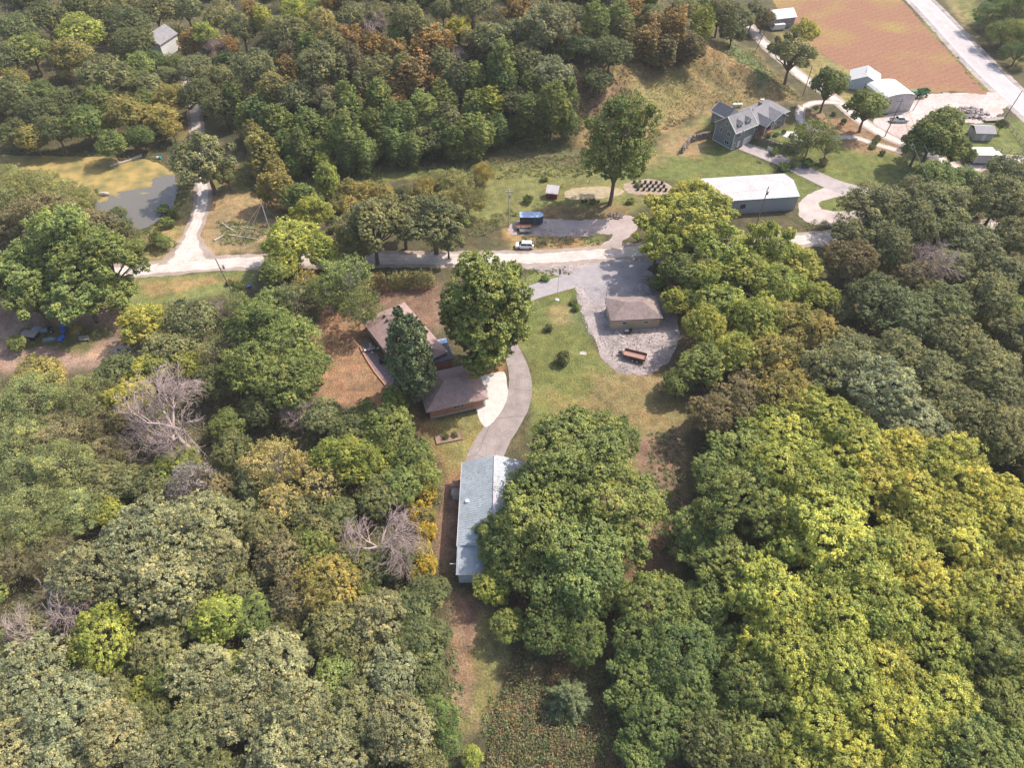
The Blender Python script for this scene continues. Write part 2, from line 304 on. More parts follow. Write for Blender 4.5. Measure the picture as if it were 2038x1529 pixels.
# ---------------------------------------------------------------- ground sheet
LAWN = (.122, .140, .044); LAWN2 = (.155, .158, .058); DRY = (.25, .185, .095); LITTER = (.25, .155, .09); DIRT = (.27, .185, .14)
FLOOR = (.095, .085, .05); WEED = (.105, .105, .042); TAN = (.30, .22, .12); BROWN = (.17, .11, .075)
ZONES = [  # (pixel outline, colour, edge softness in metres)
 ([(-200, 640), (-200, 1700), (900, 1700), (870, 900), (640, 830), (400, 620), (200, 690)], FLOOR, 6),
 ([(940, 330), (1240, 320), (1330, 370), (1320, 400), (1250, 430), (1060, 430), (1010, 440), (930, 440), (950, 380)], LAWN2, 3),
 ([(1060, 412), (1250, 405), (1260, 430), (1200, 440), (1070, 432)], (.165, .125, .06), 2),
 ([(1255, 330), (1400, 225), (1425, 225), (1470, 300), (1600, 350), (1640, 378), (1600, 395), (1440, 370), (1330, 360), (1250, 370)], LAWN, 3),
 ([(1275, 320), (1330, 280), (1400, 235), (1400, 290), (1330, 320)], DRY, 5),
 ([(1480, 290), (1520, 270), (1600, 240), (1680, 290), (1830, 300), (1840, 340), (1720, 378), (1650, 360), (1540, 318)], LAWN, 3),
 ([(1600, 225), (1690, 235), (1790, 290), (1800, 310), (1720, 300), (1640, 290)], (.23, .15, .085), 3),
 ([(1880, 235), (2100, 240), (2100, 320), (1960, 305), (1880, 290)], LAWN, 2),
 ([(1600, 390), (1760, 385), (1760, 430), (1600, 425)], LAWN, 2),
 ([(1150, 290), (1145, 150), (1250, 110), (1340, 110), (1400, 90), (1500, 100), (1600, 190), (1590, 205), (1480, 210), (1400, 225), (1290, 285), (1210, 300)], (.20, .15, .072), 4),
 ([(1145, 170), (1190, 130), (1240, 150), (1220, 230), (1160, 250)], (.19, .13, .08), 5),
 ([(1250, 180), (1330, 130), (1400, 140), (1380, 200), (1290, 250)], (.20, .175, .07), 6),
 ([(1380, 150), (1500, 150), (1560, 190), (1420, 200)], (.21, .17, .075), 5),
 ([(1440, 95), (1490, 100), (1545, 150), (1515, 155)], (.10, .13, .055), 3),
 ([(1535, 60), (1600, 70), (1700, 130), (1760, 180), (1700, 230), (1620, 170), (1560, 110)], (.21, .18, .075), 3),
 ([(1800, -30), (1850, 60), (1960, 185), (2000, 185), (1890, 60), (1815, -30)], (.16, .17, .06), 2),
 ([(1850, -30), (1960, 60), (2100, 200), (2100, 100), (1950, 0), (1900, -40)], (.19, .185, .07), 3),
 ([(1880, -30), (1900, 30), (2000, 150), (1975, 120), (1915, 40), (1895, -30)], (.27, .22, .10), 3),
 ([(380, 380), (560, 380), (570, 440), (510, 500), (420, 512), (396, 500), (390, 470)], DRY, 4),
 ([(300, 430), (390, 380), (375, 460), (365, 510), (270, 520)], (.25, .20, .085), 3),
 ([(430, 440), (530, 430), (540, 470), (500, 490), (430, 480)], (.19, .15, .09), 2),
 ([(360, 215), (460, 290), (560, 380), (420, 390), (410, 300), (340, 300)], (.15, .13, .055), 5),
 ([(-50, 90), (0, 100), (60, 150), (40, 180), (-50, 180)], TAN, 3),
 ([(-200, 600), (130, 590), (230, 640), (240, 720), (180, 740), (60, 720), (-200, 770)], DIRT, 3),
 ([(40, 650), (150, 645), (230, 660), (170, 700), (50, 690)], WEED, 2),
 ([(200, 690), (290, 690), (280, 720), (170, 715)], (.36, .27, .18), 2),
 ([(170, 600), (250, 545), (510, 540), (500, 570), (420, 590), (250, 620)], (.15, .17, .06), 2),
 ([(260, 560), (420, 548), (460, 560), (300, 590)], (.24, .18, .08), 1.5),
 ([(1010, 455), (1190, 470), (1200, 498), (1020, 505)], (.27, .19, .085), 1.5),
 ([(1150, 465), (1210, 460), (1200, 480), (1170, 480)], (.13, .14, .055), 1),
 ([(1040, 560), (1060, 535), (1120, 533), (1145, 548), (1050, 572)], (.14, .16, .055), .8),
 ([(1040, 600), (1150, 575), (1165, 625), (1200, 720), (1240, 760), (1350, 830), (1300, 870), (1050, 870), (1055, 740), (1030, 690)], LAWN, 2),
 ([(1095, 610), (1125, 605), (1135, 635), (1105, 645)], (.22, .18, .08), 2),
 ([(1140, 590), (1155, 590), (1180, 660), (1175, 680), (1145, 640)], (.10, .125, .05), 1),
 ([(1180, 700), (1260, 760), (1340, 790), (1340, 760), (1270, 740)], (.28, .20, .10), 2),
 ([(1100, 780), (1230, 780), (1200, 860), (1080, 850)], (.22, .185, .075), 4),
 ([(1190, 740), (1350, 790), (1360, 850), (1350, 1150), (1280, 1150), (1200, 860), (1160, 800)], (.19, .155, .07), 4),
 ([(1255, 870), (1350, 860), (1370, 1100), (1280, 1140)], BROWN, 2),
 ([(640, 600), (740, 640), (780, 800), (800, 830), (640, 810), (600, 740)], LITTER, 2),
 ([(730, 560), (880, 560), (900, 640), (870, 660), (740, 600)], BROWN, 2),
 ([(780, 800), (850, 830), (960, 870), (930, 980), (900, 980), (850, 870)], (.22, .145, .07), 1.5),
 ([(870, 830), (985, 810), (1000, 850), (950, 910), (890, 940), (865, 880)], (.18, .165, .062), 2),
 ([(930, 690), (1010, 690), (1000, 745), (940, 745)], (.27, .16, .08), 1),
 ([(880, 960), (915, 960), (905, 1160), (1000, 1200), (1040, 1330), (980, 1440), (900, 1440), (885, 1200), (865, 1100)], (.20, .125, .085), 1.5),
 ([(945, 1180), (1040, 1230), (1030, 1380), (930, 1440), (930, 1300)], (.17, .155, .06), 3),
 ([(885, 1180), (925, 1180), (935, 1420), (895, 1420)], (.20, .14, .085), 1),
 ([(1030, 1280), (1220, 1280), (1350, 1400), (1330, 1700), (960, 1700), (970, 1450)], (.09, .075, .045), 2),  # ground tone lowered to paint in the shade of the trees at right
 ([(1310, 1420), (1350, 1410), (1340, 1560), (1290, 1560)], BROWN, 1),
 ([(1330, 560), (1400, 560), (1480, 640), (1400, 760), (1350, 700)], (.16, .10, .06), 2),
 ([(960, 1000), (1250, 900), (1300, 1200), (1000, 1250)], (.15, .09, .055), 3),
 ([(470, 305), (700, 345), (1000, 300), (1150, 300), (1200, 330), (940, 330), (760, 345), (600, 375), (480, 350)], (.12, .105, .055), 3),
 ([(1030, 275), (1120, 275), (1140, 300), (1010, 305)], (.10, .115, .05), 2),
 ([(730, 345), (860, 335), (850, 352), (740, 362)], (.13, .145, .05), 1),
]
def axis_lines(segs):
    out = []
    for a, b, s_ in segs: out += list(np.arange(a, b, s_))
    out.append(segs[-1][1]); return np.array(out)
gxs = axis_lines([(-6000, -500, 500), (-500, -220, 10), (-220, -110, 2), (-110, 110, 1), (110, 230, 2), (230, 500, 10), (500, 6000, 500)])
gys = axis_lines([(-6000, -60, 500), (-60, 0, 10), (0, 220, 1), (220, 330, 1.5), (330, 600, 8), (600, 7000, 500)])
GXm, GYm = np.meshgrid(gxs, gys); Z = hgt(GXm, GYm)
far = ss(380, 700, np.maximum(np.abs(GXm), GYm)); Z = Z * (1 - far) + 12 * far
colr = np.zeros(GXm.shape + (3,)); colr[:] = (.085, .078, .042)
nA = (fbm(GXm, GYm, 7, 11) - .5); nB = (fbm(GXm, GYm, 2.2, 23) - .5)
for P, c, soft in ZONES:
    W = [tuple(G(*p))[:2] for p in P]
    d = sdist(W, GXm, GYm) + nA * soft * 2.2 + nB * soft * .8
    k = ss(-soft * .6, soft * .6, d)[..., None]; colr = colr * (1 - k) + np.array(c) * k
ny, nx = GXm.shape
me = bpy.data.meshes.new('ground'); me.vertices.add(nx * ny)
me.vertices.foreach_set('co', np.stack([GXm, GYm, Z], -1).astype(np.float32).ravel())
I = np.arange(nx * ny).reshape(ny, nx); q = np.stack([I[:-1, :-1], I[:-1, 1:], I[1:, 1:], I[1:, :-1]], -1).reshape(-1, 4).astype(np.int32)
me.loops.add(q.size); me.loops.foreach_set('vertex_index', q.ravel()); me.polygons.add(len(q)); me.polygons.foreach_set('loop_start', np.arange(0, q.size, 4, dtype=np.int32))
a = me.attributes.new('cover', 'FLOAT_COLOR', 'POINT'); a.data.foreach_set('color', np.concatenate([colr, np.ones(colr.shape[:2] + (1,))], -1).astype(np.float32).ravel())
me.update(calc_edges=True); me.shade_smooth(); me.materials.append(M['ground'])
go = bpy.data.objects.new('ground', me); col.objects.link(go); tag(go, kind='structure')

# ---------------------------------------------------------------- roads and paved sheets
def smooth_line(P, n=8):
    out = []
    P = [P[0]] + P + [P[-1]]
    for i in range(1, len(P) - 2):
        p0, p1, p2, p3 = [Vector(q).to_3d() for q in P[i - 1:i + 3]]
        for k in range(n):
            s = k / n; out.append(.5 * ((2 * p1) + (p2 - p0) * s + (2 * p0 - 5 * p1 + 4 * p2 - p3) * s * s + (3 * p1 - p0 - 3 * p2 + p3) * s ** 3))
    out.append(Vector(P[-1]).to_3d()); return out
def strip(name, px, width, mat_, off, rag=.25, offs=0.0, kind='structure', world=None, z=None):
    P = world or [tuple(G(*p))[:2] for p in px]; C_ = smooth_line(P)
    # resample
    Q = [C_[0]]
    for p in C_[1:]:
        while (p - Q[-1]).length > 1.2: Q.append(Q[-1] + (p - Q[-1]).normalized() * 1.2)
    V = []; F = []; na = 7; n = len(Q)
    for i, p in enumerate(Q):
        d = (Q[min(i + 2, n - 1)] - Q[max(i - 2, 0)]).normalized(); nrm = Vector((-d.y, d.x, 0))
        wd = width(i / (n - 1)) if callable(width) else width
        for j in range(na):
            s = j / (na - 1) * 2 - 1; o = s * wd / 2 + offs
            if abs(s) == 1 and rag: o += s * rag * (random.random() * 1.2 - .6)
            x, y = p.x + nrm.x * o, p.y + nrm.y * o; V.append((x, y, gz(x, y) + off))
    for i in range(n - 1):
        for j in range(na - 1): k = i * na + j; F.append((k, k + 1, k + na + 1, k + na))
    mb = MB(); mb.v = V; mb.f = F; o = mb.build(name, mat_); tag(o, kind=kind)
    at = o.data.attributes.new('across', 'FLOAT', 'POINT'); at.data.foreach_set('value', np.tile(np.linspace(-1, 1, na), n).astype(np.float32)); return o, Q
def patch(name, px, mat_, off, rag=.35, kind='structure', step=1.0, world=None, holes=()):
    """ragged-edged sheet filling a pixel outline, draped on the ground"""
    import bmesh
    bm = bmesh.new(); loops = [world or [tuple(G(*p))[:2] for p in px]] + [[tuple(G(*p))[:2] for p in h] for h in holes]; es = []
    for W in loops:
        C_ = smooth_line(W + [W[0]], 4)[:-1]; ring = []
        for i, p in enumerate(C_):
            q_ = C_[(i + 1) % len(C_)]; L_ = (q_ - p).length; k = max(1, int(L_ / step))
            for j in range(k):
                r = p + (q_ - p) * (j / k); x = r.x + random.uniform(-rag, rag); y = r.y + random.uniform(-rag, rag)
                ring.append(bm.verts.new((x, y, gz(x, y) + off)))
        es += [bm.edges.new((ring[i], ring[(i + 1) % len(ring)])) for i in range(len(ring))]
    bmesh.ops.triangle_fill(bm, edges=es, use_beauty=True); bmesh.ops.recalc_face_normals(bm, faces=bm.faces)
    if bm.faces and sum(f.normal.z for f in bm.faces) < 0: bmesh.ops.reverse_faces(bm, faces=bm.faces)
    m = bpy.data.meshes.new(name); bm.to_mesh(m); bm.free(); m.materials.append(mat_); o = bpy.data.objects.new(name, m); col.objects.link(o); tag(o, kind=kind); return o

strip('gravel_road', [(-260, 575), (100, 549), (270, 538), (420, 525), (560, 520), (760, 516), (950, 516), (1100, 512), (1250, 501), (1400, 489), (1640, 474), (1800, 462), (2300, 430)], 6.4, M['gravel'], .030, .5)
strip('road_verge', [(1040, 524), (1100, 526), (1200, 520), (1290, 512), (1330, 512)], lambda s: 3 + 9 * math.sin(s * 3.14), M['gravel_grey'], .018, .5)
strip('lane', [(372, 520), (374, 500), (380, 470), (396, 430), (404, 385), (401, 330), (393, 270), (386, 215), (380, 180), (372, 130)], lambda s: 4.6 + 9 * max(0, .09 - s) / .09, M['gravel'], .038, .35)
strip('gravel_road', [(1440, 20), (1478, 40), (1500, 62), (1530, 95), (1562, 122), (1600, 155), (1655, 192), (1710, 236), (1760, 268), (1850, 306), (1935, 350), (2038, 392), (2200, 440)], 5.0, M['gravel'], .030, .35)
strip('side_road', [(1925, 345), (1960, 322), (2000, 316), (2200, 330)], 5.0, M['gravel'], .038, .3)
hw, HQ = strip('highway', [(1700, -140), (1790, -40), (1832, 0), (1880, 50), (1930, 105), (1985, 160), (2060, 228), (2200, 350)], 8.4, M['highway'], .034, .05)
strip('highway_shoulder', None, 12.4, M['gravel_grey'], .020, .3, world=[(q.x, q.y) for q in HQ[::6]])
for o_, nm in ((-3.6, 'edge_line'), (3.6, 'edge_line')): strip('edge_line', None, .22, M['paint'], .040, 0, o_, world=[(q.x, q.y) for q in HQ[::4]])
mb = MB()
for i in range(4, len(HQ) - 6, 9):
    a, b = HQ[i], HQ[i + 3]; d = (b - a).normalized(); n_ = Vector((-d.y, d.x, 0)) * .1
    mb.add([(p.x, p.y, gz(p.x, p.y) + .042) for p in (a - n_, a + n_, b + n_, b - n_)], [(0, 1, 2, 3)])
tag(mb.build('centre_line', M['paint']), kind='structure')
strip('house_driveway', [(1478, 290), (1510, 302), (1560, 322), (1610, 345), (1660, 368), (1720, 385), (1790, 398)], lambda s: 5.2 + 1.5 * s, mat('drive_pale', (.36, .31, .30), var=.2, scale=.3, fine=(5, .15)), .030, .1)
patch('gravel_turnaround', [(1592, 432), (1588, 405), (1608, 388), (1640, 374), (1700, 372), (1770, 385), (1800, 410), (1790, 440), (1700, 452), (1620, 446)], mat('gravel_warm', (.44, .37, .35), var=.2, scale=.3, fine=(5, .15)), .022, .3,
      holes=[[(1628, 405), (1650, 395), (1700, 392), (1730, 402), (1720, 416), (1670, 421), (1636, 416)]])
strip('garden_drive', [(1672, 205), (1640, 203), (1606, 209), (1592, 224), (1600, 246), (1640, 262), (1690, 272), (1740, 286), (1800, 303)], 3.0, M['gravel'], .05, .15)
patch('farmyard', [(1735, 262), (1745, 235), (1800, 215), (1830, 190), (1900, 184), (1985, 184), (2008, 200), (1990, 225), (1960, 244), (1900, 244), (1850, 252), (1830, 280), (1800, 282)], mat('yard', (.43, .36, .34), var=.3, scale=.12, c2=(.36, .28, .25), fine=(1.2, .2)), .022, .6)
patch('parking_gravel', [(1012, 452), (1030, 440), (1080, 434), (1140, 437), (1200, 436), (1246, 428), (1268, 436), (1262, 462), (1240, 480), (1246, 500), (1192, 500), (1205, 482), (1218, 466), (1150, 470), (1060, 470), (1015, 464)], mat('yard_gravel', (.36, .30, .285), var=.25, scale=.25, c2=(.30, .24, .22), fine=(3, .2)), .024, .4)
patch('garage_yard', [(1146, 572), (1148, 552), (1180, 545), (1240, 530), (1290, 536), (1318, 570), (1340, 610), (1352, 650), (1345, 690), (1325, 725), (1285, 745), (1240, 742), (1208, 722), (1182, 680), (1166, 640), (1152, 600)], M['gravel_grey'], .020, .5)
patch('asphalt_pad', [(1160, 575), (1185, 560), (1235, 548), (1268, 552), (1288, 575), (1296, 592), (1250, 590), (1204, 594), (1200, 610), (1182, 600)], mat('pad', (.30, .27, .275), var=.3, scale=.35, c2=(.17, .155, .165), fine=(3, .25)), .034, .2)
strip('asphalt_apron', [(1150, 556), (1185, 548), (1230, 544), (1262, 548), (1280, 556)], lambda s: 6.5 + 6 * s, M['asphalt_pale'], .036, .1)
strip('asphalt_drive', [(1042, 588), (1075, 577), (1110, 567), (1160, 554), (1200, 546)], 5.0, M['asphalt_pale'], .032, .08)
strip('asphalt_drive', [(1040, 590), (1022, 610), (1012, 650), (1015, 690), (1028, 722), (1036, 760), (1030, 800), (1008, 838), (985, 870), (968, 905), (960, 935)], lambda s: 3.6 + 3.4 * max(0, s - .35) / .65, M['asphalt'], .028, .08)
patch('concrete_apron', [(947, 750), (975, 745), (1003, 741), (1009, 765), (1010, 790), (997, 820), (968, 851), (950, 825), (948, 790)], M['concrete'], .045, .03)
def gp(n, px, py, L=.0): pass

# crop field with drilled rows
fm, t, b = mat_new('crop', .95, .1); N = t.nodes; L = t.links; tc = N.new('ShaderNodeTexCoord')
rot = N.new('ShaderNodeMapping'); rot.inputs['Rotation'].default_value = (0, 0, R_(58)); L.new(tc.outputs['Object'], rot.inputs['Vector'])
wv = N.new('ShaderNodeTexWave'); wv.inputs['Scale'].default_value = .12; wv.inputs['Distortion'].default_value = 4; wv.inputs['Detail'].default_value = 3; wv.inputs['Detail Scale'].default_value = 2; L.new(rot.outputs[0], wv.inputs['Vector'])
nz = N.new('ShaderNodeTexNoise'); nz.inputs['Scale'].default_value = .035; nz.inputs['Detail'].default_value = 5; L.new(tc.outputs['Object'], nz.inputs['Vector'])
rp = N.new('ShaderNodeValToRGB'); rp.color_ramp.elements[0].position = .5; rp.color_ramp.elements[0].color = (.255, .135, .085, 1); rp.color_ramp.elements[1].position = .68; rp.color_ramp.elements[1].color = (.28, .21, .075, 1); L.new(nz.outputs['Fac'], rp.inputs['Fac'])
n2 = N.new('ShaderNodeTexNoise'); n2.inputs['Scale'].default_value = 1.1; n2.inputs['Detail'].default_value = 6; L.new(tc.outputs['Object'], n2.inputs['Vector'])
mm = N.new('ShaderNodeMath'); mm.operation = 'ADD'; mr = N.new('ShaderNodeMapRange'); mr.inputs[3].default_value = .46; mr.inputs[4].default_value = .55; L.new(wv.outputs['Fac'], mr.inputs[0]); L.new(mr.outputs[0], mm.inputs[0]); L.new(n2.outputs['Fac'], mm.inputs[1])
sc = N.new('ShaderNodeVectorMath'); sc.operation = 'SCALE'; L.new(rp.outputs[0], sc.inputs[0]); L.new(mm.outputs[0], sc.inputs['Scale']); L.new(sc.outputs[0], b.inputs['Base Color'])
patch('crop_field', [(1500, -60), (1620, -120), (1700, -100), (1795, 0), (1850, 62), (1905, 120), (1950, 170), (1962, 188), (1900, 182), (1830, 184), (1760, 168), (1715, 148), (1660, 122), (1610, 85), (1565, 40)], fm, .03, .5)
# pond
patch('pond', [(-260, 300), (0, 308), (120, 311), (220, 312), (290, 318), (335, 336), (352, 365), (350, 395), (332, 425), (305, 447), (275, 456), (235, 445), (195, 430), (185, 405), (120, 410), (-260, 400)], M['water'], .02, .3)
def pond_mix():
    m = M['water']; t = m.node_tree; N = t.nodes; L = t.links; b = N['Principled BSDF']; a_, b_ = flat(205, 398), flat(352, 352); dx, dy = b_[0] - a_[0], b_[1] - a_[1]; Ln = math.hypot(dx, dy); nx, ny = -dy / Ln, dx / Ln
    tc = N.new('ShaderNodeTexCoord'); dt = N.new('ShaderNodeVectorMath'); dt.operation = 'DOT_PRODUCT'; dt.inputs[1].default_value = (nx, ny, 0); L.new(tc.outputs['Object'], dt.inputs[0])
    sb = N.new('ShaderNodeMath'); sb.operation = 'SUBTRACT'; sb.inputs[1].default_value = nx * a_[0] + ny * a_[1]; L.new(dt.outputs['Value'], sb.inputs[0])
    mp = N.new('ShaderNodeMapping'); mp.inputs['Scale'].default_value = (.5, 1, 1); mp.inputs['Rotation'].default_value = (0, 0, -math.atan2(dy, dx)); L.new(tc.outputs['Object'], mp.inputs['Vector'])
    nz = N.new('ShaderNodeTexNoise'); nz.inputs['Scale'].default_value = .16; nz.inputs['Detail'].default_value = 8; nz.inputs['Roughness'].default_value = .62; nz.inputs['Distortion'].default_value = 1.0; L.new(mp.outputs[0], nz.inputs['Vector'])
    ma = N.new('ShaderNodeMath'); ma.operation = 'MULTIPLY_ADD'; ma.inputs[1].default_value = 34; L.new(nz.outputs['Fac'], ma.inputs[0]); L.new(sb.outputs[0], ma.inputs[2])
    mr = N.new('ShaderNodeMapRange'); mr.inputs[1].default_value = 17.0; mr.inputs[2].default_value = 18.6; L.new(ma.outputs[0], mr.inputs[0])
    n2 = N.new('ShaderNodeTexNoise'); n2.inputs['Scale'].default_value = .22; n2.inputs['Detail'].default_value = 6; L.new(tc.outputs['Object'], n2.inputs['Vector']); rp = N.new('ShaderNodeValToRGB'); rp.color_ramp.elements[0].position = .35; rp.color_ramp.elements[0].color = (.15, .135, .045, 1); rp.color_ramp.elements[1].position = .62; rp.color_ramp.elements[1].color = (.36, .25, .075, 1); L.new(n2.outputs['Fac'], rp.inputs['Fac'])
    mx = N.new('ShaderNodeMix'); mx.data_type = 'RGBA'; mx.inputs['A'].default_value = (.15, .135, .11, 1); L.new(mr.outputs[0], mx.inputs['Factor']); L.new(rp.outputs[0], mx.inputs['B']); L.new(mx.outputs['Result'], b.inputs['Base Color'])
    rr = N.new('ShaderNodeMapRange'); rr.inputs[3].default_value = .05; rr.inputs[4].default_value = .8; L.new(mr.outputs[0], rr.inputs[0]); L.new(rr.outputs[0], b.inputs['Roughness'])
pond_mix()
# paved patio behind the brick house
patch('patio', [(714, 692), (728, 682), (745, 700), (768, 728), (785, 757), (768, 768), (745, 740), (728, 716)], M['paver'], .04, .03)
patch('front_walk', [(1550, 268), (1562, 262), (1580, 262), (1590, 272), (1604, 276), (1590, 282), (1566, 274)], M['concrete'], .05, .1)

# ---------------------------------------------------------------- building helpers (local coordinates, parts of one thing)
def hip_roof(x0, x1, y0, y1, z, rise, inset, th=.18):
    ym = (y0 + y1) / 2; mb = MB()
    mb.add([(x0, y0, z), (x1, y0, z), (x1, y1, z), (x0, y1, z), (x0, y0, z + th), (x1, y0, z + th), (x1, y1, z + th), (x0, y1, z + th), (x0 + inset, ym, z + th + rise), (x1 - inset, ym, z + th + rise)],
           [(3, 2, 1, 0), (0, 1, 5, 4), (1, 2, 6, 5), (2, 3, 7, 6), (3, 0, 4, 7), (4, 5, 9, 8), (5, 6, 9), (6, 7, 8, 9), (7, 4, 8)])
    return mb
def gable_roof(x0, x1, y0, y1, z, rise, th=.16, axis='x', ribs=0, mb=None):
    """x0..x1 along the ridge, y0..y1 across, eaves at z"""
    mb = mb or MB(); ym = (y0 + y1) / 2
    if axis == 'x': mb.prism([(y0, z), (ym, z + rise), (y1, z), (y1, z + th), (ym, z + rise + th), (y0, z + th)], 'x', x0, x1)
    else: mb.prism([(y0, z), (ym, z + rise), (y1, z), (y1, z + th), (ym, z + rise + th), (y0, z + th)], 'y', x0, x1)
    if ribs:
        x = x0 + ribs / 2
        while x < x1:
            for ya in (y0, y1):
                a = (x, ya, z + th + .02) if axis == 'x' else (ya, x, z + th + .02); b_ = (x, ym, z + rise + th + .02) if axis == 'x' else (ym, x, z + rise + th + .02)
                mb.beam(a, b_, .06, .035)
            x += ribs
    return mb
def trim_verge(mb, x, y0, y1, z, rise, w_=.14, h_=.28, axis='x'):
    ym = (y0 + y1) / 2
    P = (lambda a, c: (x, a, c)) if axis == 'x' else (lambda a, c: (a, x, c))
    mb.beam(P(y0, z + .03), P(ym, z + rise + .03), w_, h_); mb.beam(P(y1, z + .03), P(ym, z + rise + .03), w_, h_)
def window(par, c, w_, h_, face, cols=1, frame=None, sill=False):
    """face: 'y-','y+','x-','x+' wall side; c = centre on the wall plane"""
    x, y, z = c; f = MB(); g = MB(); t = .12
    s = -1 if face[1] == '-' else 1
    def bx(mb, a0, a1, z0, z1, d0, d1):
        lo, hi = sorted((s * d0, s * d1))
        if face[0] == 'y': mb.box(x + a0, x + a1, y + lo, y + hi, z + z0, z + z1)
        else: mb.box(x + lo, x + hi, y + a0, y + a1, z + z0, z + z1)
    W, H = w_ / 2, h_ / 2
    bx(f, -W - t, W + t, H, H + t, -.02, .06); bx(f, -W - t, W + t, -H - t, -H, -.02, .07); bx(f, -W - t, -W, -H, H, -.02, .06); bx(f, W, W + t, -H, H, -.02, .06)
    for k in range(1, cols): xx = -W + w_ * k / cols; bx(f, xx - .04, xx + .04, -H, H, -.02, .05)
    fo = f.build('window', frame or M['white'], par); bx(g, -W, W, -H, H, -.03, .025); g.build('pane', M['glass'], fo); return fo

# tan garage -------------------------------------------------------
p = Vector((26.6, 112.4, 0)); tg = empty('garage', p, R_(4), 'tan sided garage with a brown hip roof and two small windows standing on grey gravel', 'garage')
MB().box(-5.3, 5.3, -3.3, 3.3, .12, 2.9).build('wall', M['siding_tan'], tg)
MB().box(-5.36, 5.36, -3.36, 3.36, -.2, .12).build('foundation', M['foundation'], tg)
hip_roof(-5.75, 5.75, -3.75, 3.75, 2.9, 1.75, 3.9).build('roof', M['shingle_tan'], tg)
for x in (-2.4, 2.3): window(tg, (x, -3.3, 1.75), .95, .5, 'y-')
MB().box(-4.5, -1.2, 3.28, 3.36, .1, 2.4).build('garage_door', M['white'], tg); MB().box(1.2, 4.5, 3.28, 3.36, .1, 2.4).build('garage_door', M['white'], tg)
MB().box(-5.42, -5.31, .4, 1.3, .1, 2.1).build('side_door', M['white'], tg)
q = empty('antenna_mast', p + Vector((-5.6, 3.9, 0)), 0, 'thin dark antenna mast rising at the far left corner of the tan garage', 'antenna')
MB().tube((0, 0, 0), (0, 0, 6.6), .05, .03, 6).build('pole', M['black'], q); MB().box(-.5, .5, -.02, .02, 6.2, 6.25).build('crossbar', M['black'], q)

# brick garage wing + long house = one house -----------------------
bh = empty('brick_house', (-11.85, 89.3, 0), R_(16.7), 'low brick house with long brown hip roofs, its garage wing facing a white concrete apron', 'house')
W_, D_ = 5.35, 4.3
MB().box(-W_, W_, -D_, D_, .45, 2.85).build('wall', M['brick'], bh); MB().box(-W_ - .05, W_ + .05, -D_ - .05, D_ + .05, -.3, .45).build('foundation', M['foundation'], bh)
hip_roof(-6.1, 6.1, -4.95, 4.95, 2.85, 2.45, 4.9).build('roof', M['shingle'], bh)
MB().box(-6.12, 6.12, -5.02, -4.952, 2.82, 3.0).box(-6.12, 6.12, 4.952, 5.02, 2.82, 3.0).box(6.102, 6.17, -4.95, 4.95, 2.82, 3.0).box(-6.17, -6.102, -4.95, 4.95, 2.82, 3.0).build('gutter', M['wood_grey'], bh)
window(bh, (.3, -D_, 2.0), 2.0, .75, 'y-', 3, M['foundation'])
for y in (-3.2, .4): MB().box(W_ - .02, W_ + .07, y, y + 3, 0, 2.3).build('garage_door', M['white'], bh)
MB().box(W_ + .1, W_ + .3, -4.3, -4.1, 0, 2.85).build('post', M['white'], bh)
# long wing in the same frame: direction and place worked out from the roof corners
ua = math.atan2(-.824, .567); c0 = Vector((-22.5, 103.2, 0))
lw = Vector((c0.x + 11.85, c0.y - 89.3, 0)); ca, sa = math.cos(-R_(16.7)), math.sin(-R_(16.7)); loc = Vector((lw.x * ca - lw.y * sa, lw.x * sa + lw.y * ca, 0)); rzl = ua - R_(16.7)
def lp(mb, name, m_, par=None):
    o = mb.build(name, m_, par or bh)
    if par is None: o.location = loc; o.rotation_euler = (0, 0, rzl)
    return o
lwall = lp(MB().box(-9.1, 8.2, -4.7, 4.7, .3, 2.85), 'wall', M['brick']); lp(MB().box(-9.15, 8.25, -4.75, 4.75, -.3, .3), 'foundation', M['foundation'])
lp(hip_roof(-10.0, 8.8, -5.3, 5.3, 2.85, 2.0, 3.9), 'roof', M['shingle'])
for i, (x, y) in enumerate(((-6.5, -1.2), (-5.0, -1.3), (-4.2, .9), (-2.6, -1.1))):
    lp(MB().tube((x, y, 4.3), (x, y, 5.15), .12, .12, 6).box(x - .3, x + .3, y - .25, y + .25, 4.0, 4.75), 'roof_vent', M['black'])
for x in (-6.5, -2.5, 1.5, 5): f = window(lwall, (x, -4.7, 1.7), 1.4, 1.1, 'y-', 2)
for x in (-6, -1, 4): f = window(lwall, (x, 4.7, 1.7), 1.8, 1.2, 'y+', 2)
# link between the two
lk = flat(868, 697, 2.6); v = Vector((lk[0] + 11.85, lk[1] - 89.3, 0)); lx, ly = v.x * ca - v.y * sa, v.x * sa + v.y * ca
MB().box(lx - 2.6, lx + 2.6, ly - 3.2, ly + 2.6, 0, 2.3).build('porch_wall', M['brick'], bh)
MB().box(lx - 2.9, lx + 2.9, ly - 3.3, ly + 3.0, 2.3, 2.5).build('porch_roof', M['shingle_dark'], bh)
MB().box(lx - .6, lx + 2.8, ly + 1.5, ly + 2.9, 2.502, 2.6).build('porch_skylight', M['blue_roof'], bh)
pt = empty('patio_table', G(740, 698), R_(20), 'pale square patio table with four chairs on the paved strip behind the brick house', 'table')
MB().box(-.8, .8, -.5, .5, .70, .75).build('table_top', M['wood_grey'], pt); m_ = MB()
for a_ in (-.65, .65):
    for b_ in (-.4, .4): MB().box(a_ - .04, a_ + .04, b_ - .04, b_ + .04, 0, .7).build('leg', M['wood_grey'], pt)
